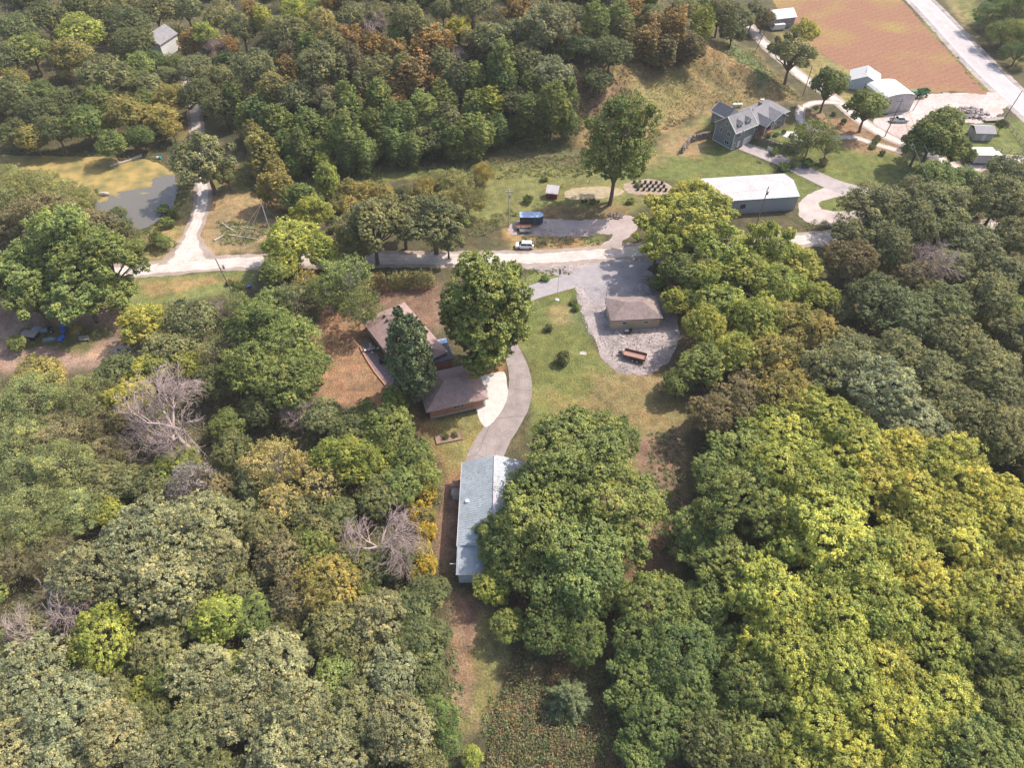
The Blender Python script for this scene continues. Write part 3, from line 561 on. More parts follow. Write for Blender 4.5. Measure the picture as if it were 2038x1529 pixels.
def chair(loc, rz, lab, m_=M['offwhite']):
    c = empty('patio_chair', loc, rz, lab, 'chair', 'chairs round the patio table'); MB().box(-.25, .25, -.25, .25, .40, .46).build('seat', m_, c); MB().box(-.25, .25, .2, .26, .46, .95).build('backrest', m_, c)
    for a_ in (-.22, .22):
        for b_ in (-.22, .22): MB().box(a_ - .025, a_ + .025, b_ - .025, b_ + .025, 0, .4).build('leg', m_, c)
b0 = G(740, 698)
for dx, dy, rz, lab in ((-.4, 1.1, 0, 'pale patio chair on the far side of the patio table'), (1.3, .3, -90, 'pale patio chair at the right end of the patio table'), (-1.3, -.3, 90, 'pale patio chair at the left end of the patio table'), (.3, -1.1, 180, 'pale patio chair on the near side of the patio table')):
    chair(b0 + Vector((dx, dy, .05)), R_(rz + 20), lab)
gr = empty('barbecue_grill', G(762, 722) + Vector((0, 0, .05)), .4, 'black covered grill on the paved strip right of the patio table', 'grill')
MB().box(-.7, .7, -.35, .35, .1, .85).build('cabinet', M['black'], gr); MB().prism([(-.35, .85), (-.3, 1.1), (0, 1.2), (.3, 1.1), (.35, .85)], 'x', -.4, .4).build('lid', M['black'], gr)
# brick edging of the patio
eb = MB(); E = [tuple(G(*q)) for q in [(716, 690), (730, 716), (746, 741), (768, 768)]]
for a_, b_ in zip(E[:-1], E[1:]): eb.beam((a_[0], a_[1], .12), (b_[0], b_[1], .12), .35, .3)
tag(eb.build('patio_edging', M['brick']), 'low red brick edging along the left side of the paved patio', 'edging')

# planter by the brick garage
pl = empty('raised_planter', G(893, 872), R_(14), 'low timber framed planter bed below the brick garage wall', 'planter')
MB().box(-2.4, 2.4, -1, 1, 0, .18).build('soil_bed', M['soil'], pl); MB().box(-2.5, 2.5, -1.1, -1.0, 0, .26).box(-2.5, 2.5, 1.0, 1.1, 0, .26).box(-2.5, -2.4, -1, 1, 0, .26).box(2.4, 2.5, -1, 1, 0, .26).build('timber_frame', M['wood'], pl)

# long metal shed --------------------------------------------------
sh = empty('metal_shed', (-2.9, 62, 0), 0, 'long metal shed with a ribbed pale blue grey roof, half under a big green tree', 'shed')
MB().prism([(-5.6, 0), (5.6, 0), (5.6, 4.0), (0, 6.0), (-5.6, 4.0)], 'y', -8.0, 8.2).build('wall', mat('shed_wall', (.56, .59, .62), var=.06, scale=1, wave=('Y', .3, .12)), sh)
gable_roof(-8.05, 8.4, -5.95, 5.95, 3.95, 2.12, .1, 'y', .45).build('roof', M['metal_roof'], sh)
MB().prism([(-5.6, 0), (5.6, 0), (5.6, 3.3), (-5.6, 3.3)], 'y', -12.3, -8.0).build('lean_to_wall', mat('lean_wall', (.56, .60, .64), var=.06, scale=1, wave=('X', .3, .18)), sh)
lr = MB().prism([(-12.55, 3.25), (-8.06, 4.0), (-8.06, 4.1), (-12.55, 3.35)], 'x', -5.9, 5.9); x = -5.7
while x < 5.9: lr.beam((x, -12.55, 3.38), (x, -8.08, 4.13), .06, .03); x += .35
lr.build('lean_to_roof', M['metal_roof'], sh)
MB().beam((0, -8.05, 6.2), (0, 8.4, 6.2), .5, .06).build('ridge_cap', M['metal_white'], sh)
tr = MB(); tr.beam((-5.98, -8, 3.98), (-5.98, 8.4, 3.98), .08, .2); trim_verge(tr, 8.44, -5.95, 5.95, 3.95, 2.12, .08, .22, 'y'); tr.beam((-5.93, -12.58, 3.28), (5.93, -12.58, 3.28), .06, .2); tr.build('trim', M['metal_white'], sh)
MB().box(-4.9, -4.3, -.2, .4, 4.2, 4.75).build('roof_vent', M['white'], sh)
MB().tube((-5.6, -10.5, 2.9), (-7.0, -10.5, 2.9), .07, .07, 6).build('pipe', M['white'], sh)
MB().box(-1.4, 1.9, 8.2, 8.28, 0, 3.2).build('shed_door', M['white'], sh)
MB().tube((0, 8.3, 6.2), (0, 8.3, 7.6), .04, .04, 5).build('vent_pipe', M['steel'], sh)
cr = empty('storage_box', (-9.75, 66.3, 0), 0, 'small pale box with a brown lid against the left wall of the metal shed', 'box')
MB().box(-.75, .75, -1.0, .5, 0, 1.5).build('body', M['offwhite'], cr); MB().box(-.85, .8, .5, 1.7, .0, 1.9).build('cupboard', M['wood'], cr); MB().box(-.85, .85, -1.1, .498, 1.5, 1.6).build('lid', M['wood_grey'], cr)
rl = empty('pipe_railing', G(884, 1525), 0, 'bent pale pipe railing beside the path at the bottom of the picture', 'railing')
rb = MB()
for a_, b_ in (((0, 0, 0), (0, 2.0, .95)), ((0, 2.0, .95), (-.25, 2.35, 1.0)), ((-.25, 2.35, 1.0), (-.75, 2.4, 1.0)), ((-.75, 2.4, 1.0), (-.95, 2.0, .9)), ((-.95, 2.0, .9), (-.95, 2.0, 0)), ((0, 1.2, .6), (0, 1.2, 0))): rb.tube(a_, b_, .055, .055, 8)
rb.build('rail', M['offwhite'], rl)

# white barn -------------------------------------------------------
a1 = flat(1592, 392, 4.2); a0 = flat(1440, 402, 4.2); ang = math.atan2(a1[1] - a0[1], a1[0] - a0[0])
wb = empty('barn', ((a0[0] + a1[0]) / 2 - 1.5 - math.sin(ang) * 5.6, (a0[1] + a1[1]) / 2 + math.cos(ang) * 5.6, 0), ang, 'large farm shed with a low pinkish white metal roof beside the curving gravel drive', 'barn')
Lb = math.hypot(a1[0] - a0[0], a1[1] - a0[1]) / 2 + 1.6; Wb = 5.6
MB().prism([(-Wb + .25, 0), (Wb - .25, 0), (Wb - .25, 4.2), (0, 5.55), (-Wb + .25, 4.2)], 'x', -Lb + .2, Lb - .2).build('wall', mat('barn_wall', (.36, .385, .41), var=.06, scale=1, wave=('X', .4, .15)), wb)
gable_roof(-Lb, Lb, -Wb, Wb, 4.15, 1.4, .12, 'x', .75).build('roof', M['metal_white'], wb)
tr = MB(); trim_verge(tr, Lb + .04, -Wb, Wb, 4.15, 1.4, .08, .25); tr.beam((-Lb, -Wb - .04, 4.2), (Lb, -Wb - .04, 4.2), .08, .22); tr.build('trim', mat('barn_trim', (.22, .36, .33), var=.1), wb)
MB().box(Lb - .22, Lb - .14, -2.6, 2.6, 0, 3.4).build('sliding_door', M['offwhite'], wb)
MB().box(-3.6, -2.2, -Wb + .18, -Wb + .30, 1.6, 2.8).build('window', M['glass'], wb)

# small red coop
rc = empty('chicken_coop', G(1099, 391), R_(-12), 'small dark red coop with a slanting white roof on the mown grass', 'shed')
MB().prism([(-1.1, 0), (1.1, 0), (1.1, 2.5), (-1.1, 1.7)], 'x', -1.45, 1.45).build('wall', M['red'], rc)
MB().prism([(-1.35, 1.62), (1.35, 2.6), (1.35, 2.7), (-1.35, 1.72)], 'x', -1.7, 1.7).build('roof', M['metal_white'], rc); MB().box(-.4, .4, -1.16, -1.1, 0, 1.4).build('door', mat('coop_door', (.18, .03, .03)), rc)

# vehicles ---------------------------------------------------------
def wheel(par, x, y, r, w_=.22, rim=None):
    o = MB().tube((x, y - w_ / 2, r), (x, y + w_ / 2, r), r, r, 16).build('wheel', M['rubber'], par)
    MB().tube((x, y - w_ / 2 - .015, r), (x, y + w_ / 2 + .015, r), r * .58, r * .58, 12).build('rim', rim or M['steel'], o); return o
def suv(loc, rz, lab, cat, paint, L_=4.6, roofx=(-.75, 1.95), pickup=False):
    c = empty('parked_car' if not pickup else 'pickup_truck', loc, rz, lab, cat); hw_ = .92; h = L_ / 2
    # lower body: a lofted hull, nose at -x
    X = [-h, -h + .15, -h + .9, -h + 1.3, h - .35, h]; T = [.72, .92, 1.0, 1.06, 1.05, .95]; B = [.35, .28, .28, .28, .3, .4]; Wd = [.72, .86, .91, .92, .92, .82]
    mb = MB(); V = []
    for x, t_, b_, w_ in zip(X, T, B, Wd): V += [(x, -w_, b_), (x, -w_ * 1.0, (t_ + b_) / 2 + .1), (x, -w_ * .93, t_), (x, w_ * .93, t_), (x, w_, (t_ + b_) / 2 + .1), (x, w_, b_)]
    F = [(0, 1, 2, 3, 4, 5), tuple(range(30, 36))[::-1]]
    for i in range(5):
        for k in range(6): F.append((i * 6 + k, i * 6 + (k + 1) % 6, i * 6 + 6 + (k + 1) % 6, i * 6 + 6 + k))
    mb.add(V, F); mb.build('body', paint, c)
    r0, r1 = roofx; g = MB(); g.add([(r0 - .65, -.84, 1.0), (r0 - .65, .84, 1.0), (r0, -.66, 1.58), (r0, .66, 1.58), (r1 - .25, -.66, 1.6), (r1 - .25, .66, 1.6), (r1 + .12, -.84, 1.02), (r1 + .12, .84, 1.02)],
                                   [(0, 1, 3, 2), (2, 3, 5, 4), (4, 5, 7, 6), (0, 2, 4, 6), (1, 7, 5, 3), (0, 6, 7, 1)]); g.build('windows', M['glass'], c)
    rf = MB().box(r0 + .02, r1 - .22, -.68, .68, 1.585, 1.66, .05); rf.beam((r0 - .66, -.85, 1.02), (r0, -.68, 1.6), .07, .07).beam((r0 - .66, .85, 1.02), (r0, .68, 1.6), .07, .07)
    rf.beam((r1 + .12, -.85, 1.02), (r1 - .25, -.68, 1.6), .2, .1).beam((r1 + .12, .85, 1.02), (r1 - .25, .68, 1.6), .2, .1)
    xm = (r0 + r1) / 2; rf.beam((xm, -.86, 1.0), (xm, -.67, 1.6), .09, .05).beam((xm, .86, 1.0), (xm, .67, 1.6), .09, .05); rf.build('roof', paint, c)
    for sx in (-h + .85, h - .85):
        for sy in (-.82, .82): wheel(c, sx, sy, .35)
    for sy in (-.6, .6):
        MB().box(-h - .02, -h + .1, sy - .2, sy + .2, .66, .8).build('headlight', M['steel'], c); MB().box(h - .1, h + .02, sy - .12 + (.1 if sy > 0 else -.1), sy + .12 + (.1 if sy > 0 else -.1), .75, 1.0).build('tail_light', M['lamp'], c)
    MB().box(r0 - .4, r0 - .2, -1.08, -.86, 1.05, 1.2).build('mirror', paint, c); MB().box(r0 - .4, r0 - .2, .86, 1.08, 1.05, 1.2).build('mirror', paint, c)
    if pickup: MB().box(r1 + .3, h - .1, -.75, .75, 1.0, 1.07).build('bed_floor', M['black'], c)
    return c
suv(G(1044, 496) + Vector((0, .7, .03)), R_(-2), 'white SUV parked on the grass verge at the edge of the gravel road', 'car', M['carpaint'])
# person behind the car
def person(loc, rz, lab):
    import bmesh
    J = [(0, 0, .95, .14, .11), (0, 0, 1.2, .15, .11), (0, 0, 1.42, .17, .10), (0, 0, 1.52, .055, .055), (0, .01, 1.6, .07, .08), (0, .01, 1.70, .085, .095), (0, .01, 1.77, .05, .06),
         (.10, 0, .86, .09, .10), (.11, .03, .48, .06, .065), (.12, .0, .09, .045, .05), (.12, .13, .05, .045, .03),
         (-.10, 0, .86, .09, .10), (-.11, -.02, .48, .06, .065), (-.12, -.06, .09, .045, .05), (-.12, .07, .05, .045, .03),
         (.20, 0, 1.42, .055, .06), (.26, .02, 1.15, .045, .045), (.22, .18, .98, .035, .035), (.18, .26, 1.0, .035, .02),
         (-.20, 0, 1.42, .055, .06), (-.27, -.02, 1.14, .045, .045), (-.27, .06, .88, .035, .035), (-.26, .1, .79, .035, .02)]
    E = [(0, 1), (1, 2), (2, 3), (3, 4), (4, 5), (5, 6), (0, 7), (7, 8), (8, 9), (9, 10), (0, 11), (11, 12), (12, 13), (13, 14), (2, 15), (15, 16), (16, 17), (17, 18), (2, 19), (19, 20), (20, 21), (21, 22)]
    for hb, sx in ((18, 1), (22, -1)):
        bx = J[hb]
        for k in range(5): J.append((bx[0] + (k - 2) * .018, bx[1] + (.07 if hb == 18 else .03) - .01 * abs(k - 2), bx[2] - (.01 if hb == 18 else .075 - .01 * abs(k - 2)), .009, .009)); E.append((hb, len(J) - 1))
    m = bpy.data.meshes.new('person'); m.from_pydata([j[:3] for j in J], E, []); o = bpy.data.objects.new('person', m); col.objects.link(o)
    md = o.modifiers.new('skin', 'SKIN'); sv = m.skin_vertices[0].data
    for i, j in enumerate(J): sv[i].radius = (j[3], j[4])
    sv[0].use_root = True; o.modifiers.new('sub', 'SUBSURF').levels = 1; m.materials.append(M['skin']); o.location = loc; o.rotation_euler = (0, 0, rz)
    o.modifiers['sub'].render_levels = 1
    sh_ = MB().add([(-.21, -.13, 1.47), (.21, -.13, 1.47), (.21, .13, 1.47), (-.21, .13, 1.47), (-.19, -.13, .9), (.19, -.13, .9), (.19, .13, .9), (-.19, .13, .9)], [(0, 1, 2, 3), (7, 6, 5, 4), (0, 4, 5, 1), (1, 5, 6, 2), (2, 6, 7, 3), (3, 7, 4, 0)])
    sh_.tube((.2, 0, 1.44), (.26, .02, 1.16), .07, .06, 8).tube((-.2, 0, 1.44), (-.27, -.02, 1.16), .07, .06, 8).build('shirt', M['black'], o)
    MB().tube((.1, 0, .95), (.11, .03, .5), .11, .085, 8).tube((.11, .03, .5), (.12, 0, .1), .085, .065, 8).tube((-.1, 0, .95), (-.11, -.02, .5), .11, .085, 8).tube((-.11, -.02, .5), (-.12, -.06, .1), .085, .065, 8).build('trousers', mat('trousers', (.03, .035, .06)), o)
    MB().blob((0, -.01, 1.73), (.1, .115, .1), 2, .04).build('hair', mat('hair', (.05, .03, .02)), o)
    tag(o, lab, 'person'); return o
person(G(1062, 492) + Vector((.1, .2, 0)), R_(80), 'person in dark clothes standing behind the white SUV on the verge')

def trailer(loc, rz, lab, L_=4.6, open_=True, m_side=M['rust'], m_bed=M['rust_bed']):
    c = empty('utility_trailer', loc, rz, lab, 'trailer'); h = L_ / 2
    MB().box(-h, h, -.98, .98, .62, .74).build('bed', m_bed, c)
    MB().box(-h, h, -1.05, -.98, .6, 1.25).build('side_panel', m_side, c); MB().box(-h, h, .98, 1.05, .6, 1.25).build('side_panel', m_side, c)
    MB().box(h, h + .06, -1.05, 1.05, .6, 1.25).build('tailgate', m_side, c); MB().box(-h - .06, -h, -1.05, 1.05, .6, 1.45).build('headboard', m_side, c)
    for sx in (-.15, .78):
        for sy in (-1.2, 1.2): wheel(c, sx, sy, .36, .22, M['offwhite'])
    MB().box(-.65, 1.3, -1.34, -1.06, .75, .82).box(-.65, 1.3, 1.06, 1.34, .75, .82).build('fender', M['black'], c)
    MB().beam((-h, -.7, .55), (-h - 1.3, 0, .5), .1, .12).beam((-h, .7, .55), (-h - 1.3, 0, .5), .1, .12).tube((-h - 1.15, 0, 0), (-h - 1.15, 0, .95), .05, .05, 8).box(-h - 1.0, -h - .4, -.25, .25, .6, .95).build('hitch', M['black'], c)
    rib = MB()
    for k in range(6):
        x = -h + .3 + k * (L_ - .6) / 5; rib.box(x - .04, x + .04, -1.09, -1.052, .6, 1.25).box(x - .04, x + .04, 1.052, 1.09, .6, 1.25)
    rib.build('stake', m_side, c); return c
trailer(G(1263, 715) + Vector((0, .3, .03)), R_(-20), 'rusty open tandem axle trailer parked on the gravel below the tan garage')
# cargo trailer
ct = empty('cargo_trailer', G(1057, 447) + Vector((0, .6, 0)), R_(0), 'dark enclosed cargo trailer with a pale blue roof and V nose on the gravel lot', 'trailer')
MB().prism([(-2.9, -1.15), (2.2, -1.15), (3.0, -.5), (3.0, .5), (2.2, 1.15), (-2.9, 1.15)], 'z', .45, 2.55).build('body', M['dark_panel'], ct)
MB().prism([(-2.95, -1.2), (2.2, -1.2), (3.08, -.5), (3.08, .5), (2.2, 1.2), (-2.95, 1.2)], 'z', 2.55, 2.64).build('roof', M['blue_roof'], ct)
MB().box(.4, 1.3, -1.19, -1.152, .6, 2.3).build('side_door', mat('trailer_door', (.07, .09, .13), rough=.4), ct)
for s_ in (-.5, .4):
    for y in (-1.0, 1.0): wheel(ct, s_ - .6, y, .34)
MB().beam((2.6, -.4, .45), (4.0, 0, .45), .1, .1).beam((2.6, .4, .45), (4.0, 0, .45), .1, .1).tube((3.8, 0, 0), (3.8, 0, .7), .05).build('hitch', M['steel'], ct)
# rusty hay rack / implements
hr = empty('hay_rack', G(1045, 455), R_(3), 'rusty red wagon frame in front of the dark cargo trailer', 'wagon')
mb = MB().box(-2.4, 1.6, -.9, .9, .75, .87)
mb.build('deck', M['rust'], hr); mb = MB()
for x in (-2.3, -1.2, 0, 1.4): mb.box(x - .04, x + .04, -.9, -.82, .87, 1.5).box(x - .04, x + .04, .82, .9, .87, 1.5)
mb.box(-2.3, 1.4, .8, .88, 1.5, 1.58).box(-2.3, 1.4, -.88, -.8, 1.5, 1.58).build('rail', M['rust'], hr)
for x in (-1.6, .8):
    for y in (-.95, .95): wheel(hr, x, y, .38, .2, M['rust'])
MB().beam((1.6, 0, .6), (3.2, 0, .4), .1, .1).build('tongue', M['rust'], hr)
fc = empty('flat_trailer', G(1047, 462), R_(4), 'grey green flat trailer parked nearest the road beside the rusty wagon', 'trailer')
MB().box(-1.6, 1.6, -.7, .7, .55, .65).build('bed', mat('flat_bed', (.16, .19, .18), var=.3), fc); MB().box(-1.6, 1.6, -.76, -.7, .5, .9).box(-1.6, 1.6, .7, .76, .5, .9).box(-1.66, -1.6, -.7, .7, .5, .9).build('side_rail', M['steel'], fc)
for y in (-.85, .85): wheel(fc, 0, y, .3, .18)
MB().beam((1.6, 0, .5), (2.6, 0, .4), .08, .08).build('tongue', M['steel'], fc)
jf = empty('steel_cage', G(1086, 459), R_(12), 'bare steel pipe cage lying on the gravel right of the trailers', 'frame')
mb = MB()
for z in (.05, .9):
    for y in (-.8, 0, .8): mb.tube((-1.3, y, z), (1.3, y, z), .04, .04, 5)
    for x in (-1.3, -.4, .5, 1.3): mb.tube((x, -.8, z), (x, .8, z), .04, .04, 5)
for x in (-1.3, 1.3):
    for y in (-.8, .8): mb.tube((x, y, 0), (x, y, .9), .04, .04, 5)
mb.build('pipe_frame', M['steel'], jf)
def rubble(px, py, n, r, size, m_, lab, cat, name='rubble_pile', hgt_=.5, kind=None):
    c = G(px, py); mb = MB()
    for k in range(n):
        a_ = random.random() * 6.28; d = r * math.sqrt(random.random()); s_ = size * random.uniform(.5, 1.4); z = hgt_ * max(0, 1 - d / r)
        mb.blob((c.x + d * math.cos(a_), c.y + d * math.sin(a_) * .7, gz(c.x, c.y) + z + s_ * .3), (s_, s_ * random.uniform(.5, 1), s_ * random.uniform(.4, .8)), 1, .25)
    return tag(mb.build(name, m_), lab, cat, None, kind)
rubble(1224, 430, 70, 2.3, .28, M['stone'], 'heap of broken brush and rock at the far edge of the gravel lot', 'rubble')
rubble(1283, 633, 1, .1, .1, M['stone'], 'grey stone at the right corner of the tan garage', 'stone', 'stone')
# open trailers under the trees at right of the tan garage
tu = empty('flatbed_trailer', G(1313, 572), R_(-52), 'black flatbed trailer with a white panel half hidden beneath the trees right of the garage', 'trailer')
MB().box(-3.2, 3.0, -1.1, 1.1, .7, .84).build('deck', M['black'], tu); MB().box(-2.6, -1.0, -.8, .8, .845, 1.0).build('cover_panel', M['white'], tu); MB().box(3.0, 3.06, -1.1, 1.1, .7, 1.6).build('gate', M['black'], tu)
for x in (-.4, .5):
    for y in (-1.2, 1.2): wheel(tu, x, y, .36)
MB().beam((-3.2, 0, .6), (-4.6, 0, .45), .12, .12).build('tongue', M['black'], tu)
# things at the garage wall
g0 = p
mw = empty('riding_mower', Vector((26.6, 112.4, 0)) + Vector((-1.4, -4.6, .03)), R_(10), 'small dark riding mower under the left window of the tan garage', 'mower')
MB().box(-.8, .1, -.3, .3, .45, .85).build('hood', M['steel'], mw); MB().box(.3, .8, -.28, .28, .55, .65).box(.74, .82, -.28, .28, .65, 1.0).build('seat', M['black'], mw); MB().box(-.5, .6, -.55, .55, .2, .35).build('deck', M['black'], mw)
for x, r in ((-.6, .2), (.55, .3)):
    for y in (-.42, .42): wheel(mw, x, y, r, .18, M['offwhite'])
dsp = empty('downspout', Vector((23.2, 107.4, 0)), R_(-62), 'white length of downspout pipe lying bent on the gravel beside the mower', 'pipe')
MB().beam((-1.1, 0, .1), (.9, 0, .1), .14, .12).beam((.9, 0, .1), (1.7, .35, .1), .14, .12).build('pipe', M['white'], dsp)
st = MB()
o_ = G(1160, 704); st.prism([(o_.x - .75, o_.y - .4), (o_.x + .6, o_.y - .55), (o_.x + .8, o_.y + .2), (o_.x + .1, o_.y + .6), (o_.x - .6, o_.y + .45)], 'z', -.1, .12); tag(st.build('stone_slab', M['rock']), 'flat pale stone slab set in the lawn left of the rusty trailer', 'stone')

# flagpole, lawn light
fl = empty('flagpole', G(1109, 597), 0, 'slim white flagpole with a limp flag standing in the lawn beside the asphalt drive', 'flagpole')
MB().tube((0, 0, 0), (0, 0, 9.3), .07, .04, 8).build('pole', M['white'], fl); MB().tube((0, 0, 0), (0, 0, .15), .5, .45, 12).build('base', M['offwhite'], fl)
MB().add([(.05, 0, 9.0), (.4, .12, 8.7), (.5, -.05, 7.4), (.08, .05, 7.2), (.3, .2, 8.0)], [(0, 1, 4), (1, 2, 4), (2, 3, 4), (3, 0, 4)]).build('flag', mat('flag', (.35, .33, .38), var=.5, scale=4), fl)

# farmyard ---------------------------------------------------------
hb = G(1772, 220); fb = empty('machine_shed', G(1768, 218) + Vector((0, 3, 0)), R_(12), 'white machine shed with a rounded pale roof at the edge of the bare farmyard', 'shed')
pr = [(-5.5, 0), (5.5, 0), (5.5, 4.6)] + [(5.5 * math.cos(a_), 4.6 + 1.5 * math.sin(a_)) for a_ in np.linspace(.3, 2.84, 7)] + [(-5.5, 4.6)]
MB().prism(pr, 'y', -5, 5).build('wall', M['metal_white'], fb)
pr = [(5.7 * math.cos(a_), 4.55 + 1.62 * math.sin(a_)) for a_ in np.linspace(0, math.pi, 11)]; pr = pr + [(x * .985, z - .1) for x, z in pr[::-1]]
MB().prism(pr, 'y', -5.3, 5.3).build('roof', M['white'], fb); MB().box(1.5, 3.2, -5.06, -5, 0, 2.3).box(3.6, 5.2, -5.06, -5, 0, 2.0).build('door', M['steel'], fb)
hs = empty('hoop_shed', G(1722, 178) + Vector((0, 3, 0)), R_(-20), 'pale blue metal shed with a black panel as shaded doorway standing against the crop field', 'shed')
MB().prism([(-4.5, 0), (4.5, 0), (4.5, 2.8), (0, 4.8), (-4.5, 2.8)], 'y', -4, 4).build('wall', mat('shed_blue', (.42, .52, .60), var=.1), hs)
gable_roof(-4.4, 4.4, -4.9, 4.9, 2.7, 2.15, .12, 'y', .6).build('roof', M['white'], hs); MB().box(.3, 3.0, -4.06, -4, 0, 2.4).build('doorway', M['black'], hs)  # black slab on the wall stands in for the shade inside the opening
def tractor(loc, rz, lab):
    c = empty('tractor', loc, rz, lab, 'tractor')
    MB().prism([(-2.6, .9), (-2.6, 1.75), (-.4, 1.95), (-.4, .9)], 'y', -.42, .42).build('hood', M['green'], c); MB().box(-.5, 1.4, -.5, .5, .7, 1.3).build('chassis', M['green'], c)
    MB().prism([(-.4, 1.3), (-.25, 2.75), (1.1, 2.75), (1.25, 1.3)], 'y', -.7, .7).build('cab', M['glass'], c); MB().box(-.45, 1.3, -.82, .82, 2.75, 2.9).build('cab_roof', M['green'], c)
    for y in (-.95, .95): wheel(c, .9, y, .92, .5, M['yellow']); wheel(c, -2.1, y * .9, .55, .3, M['yellow'])
    MB().tube((-1.6, .25, 1.9), (-1.6, .25, 2.7), .06).build('exhaust', M['black'], c); return c
tractor(G(1812, 196), R_(205), 'green tractor with big rear wheels parked in the farmyard beside the round roofed shed')
im = empty('grain_wagon', G(1833, 192), R_(10), 'green gravity wagon with sloped sides behind the tractor', 'wagon')
MB().add([(-1.9, -1.2, 2.3), (1.9, -1.2, 2.3), (1.9, 1.2, 2.3), (-1.9, 1.2, 2.3), (-.7, -.5, .9), (.9, -.5, .9), (.9, .5, .9), (-.7, .5, .9)], [(0, 1, 5, 4), (1, 2, 6, 5), (2, 3, 7, 6), (3, 0, 4, 7), (4, 5, 6, 7)]).build('hopper', M['green'], im)
MB().box(-1.7, 1.7, -.3, .3, .6, .85).build('chassis', M['black'], im)
for x in (-1.3, 1.3):
    for y in (-.8, .8): wheel(im, x, y, .45, .3, M['yellow'])
suv(G(1788, 242), R_(180), 'pale green pickup truck parked in the farmyard under the leaning tree', 'truck', mat('paint_pale', (.52, .60, .56), rough=.3, spec=.5, var=.05), 5.4, (-1.0, .9), True)
wt = empty('box_trailer', G(1955, 325) + Vector((0, 0, 0)), R_(-2), 'white box trailer beside the side road at the right edge', 'trailer')
MB().box(-3.6, 3.6, -1.25, 1.25, .8, 3.2).build('box', M['metal_white'], wt); MB().box(-3.65, 2.6, -.2, 3.2, 3.2, 3.3).build('roof', M['white'], wt); MB().box(-3.5, 2.4, 1.25, 3.1, .1, 3.2).build('annex', M['metal_white'], wt)
for x in (1.2, 2.2):
    for y in (-1.1,): wheel(wt, x, y, .45, .3)
gs = empty('grey_hut', G(1948, 272), R_(-4), 'small grey roofed hut beyond the big tree near the highway', 'hut')
MB().box(-2.6, 2.6, -2.4, 2.4, 0, 2.3).build('wall', M['foundation'], gs); gable_roof(-3, 3, -2.8, 2.8, 2.3, 1.0).build('roof', mat('hut_roof', (.30, .28, .30), var=.1), gs); MB().box(-.5, .5, -2.46, -2.4, 0, 1.9).build('door', M['white'], gs)
rubble(1930, 226, 120, 6, .55, M['gravel_grey'], 'broad low mound of grey crushed stone in the farmyard', 'gravel pile', 'gravel_pile', .9)
ll = empty('flatbed_trailer', G(1978, 240), R_(5), 'empty low trailer lying beside the stone mound near the highway', 'trailer')
MB().box(-3.4, 3.4, -1, 1, .5, .62).build('deck', M['wood_grey'], ll)
for x in (-.5, .5):
    for y in (-1.05, 1.05): wheel(ll, x, y, .35, .2)
MB().beam((3.4, 0, .5), (4.8, 0, .4), .1, .1).build('tongue', M['black'], ll)
# far houses
def small_house(loc, rz, lab, L_, W2, h_, rise, wall, roof, nm='farmhouse'):
    c = empty(nm, loc, rz, lab, 'house'); MB().prism([(-W2, 0), (W2, 0), (W2, h_), (0, h_ + rise * .93), (-W2, h_)], 'x', -L_, L_).build('wall', wall, c)
    gable_roof(-L_ - .4, L_ + .4, -W2 - .5, W2 + .5, h_ - .1, rise).build('roof', roof, c)
    for x in (-L_ * .5, L_ * .5): window(c, (x, -W2, h_ * .55), 1.0, 1.2, 'y-', 2)
    window(c, (-L_, 0, h_ * .55), 1.0, 1.2, 'x-', 2); MB().box(-.5, .5, -W2 - .06, -W2, 0, 2.1).build('door', M['wood'], c); return c
small_house(G(326, 104), R_(-105), 'white farmhouse glimpsed between trees in the upper left valley', 5, 3.8, 5.0, 2.8, M['white'], M['shingle_grey'])
small_house(G(1548, 48), R_(15), 'grey gabled house at the top beside the gravel road', 4.5, 3.5, 3.6, 2, M['siding_grey'], M['offwhite'])
lt = empty('white_van', G(1546, 59), R_(12), 'white van parked in front of the small grey house at the top', 'van')
MB().prism([(-2.6, .4), (2.6, .4), (2.6, 2.2), (-1.6, 2.2), (-2.4, 1.2)], 'y', -.95, .95).build('body', M['white'], lt)
for x in (-1.6, 1.6):
    for y in (-.85, .85): wheel(lt, x, y, .35)
MB().add([(-2.38, -.8, 1.26), (-2.38, .8, 1.26), (-1.68, .8, 2.1), (-1.68, -.8, 2.1)], [(0, 1, 2, 3)]).build('windscreen', M['glass'], lt).location.x = -.04

# grey house on the slope -----------------------------------------
o0 = G(1455, 299); A_ = R_(35)
gh = empty('grey_house', (o0.x, o0.y, 0), A_, 'large grey sided house with white trim, two dormers and a red door below the hill', 'house')
W1 = 7.4; L1 = 8.6; E1 = 5.6; RR = 3.1
MB().prism([(0, 0), (W1, 0), (W1, E1), (W1 / 2, E1 + RR), (0, E1)], 'x', 0, L1).build('wall', M['siding_grey'], gh)
gable_roof(-.35, L1 + .3, -.55, W1 + .55, E1 - .25, RR + .3, .16).build('roof', M['shingle_grey'], gh)
tr = MB(); trim_verge(tr, -.42, -.55, W1 + .55, E1 - .2, RR + .3); trim_verge(tr, L1 + .37, -.55, W1 + .55, E1 - .2, RR + .3)
tr.beam((-.4, -.6, E1 - .15), (L1 + .35, -.6, E1 - .15), .12, .24); tr.box(-.08, .12, -.08, .12, 0, E1 - .3).box(L1 - .12, L1 + .08, -.08, .12, 0, E1 - .3).box(-.08, .12, W1 - .12, W1 + .08, 0, E1 - .3)
tr.beam((-.06, 0, .25), (-.06, W1, .25), .1, .3).beam((0, -.06, .25), (1.4, -.06, .25), .1, .3); tr.build('trim', M['white'], gh)
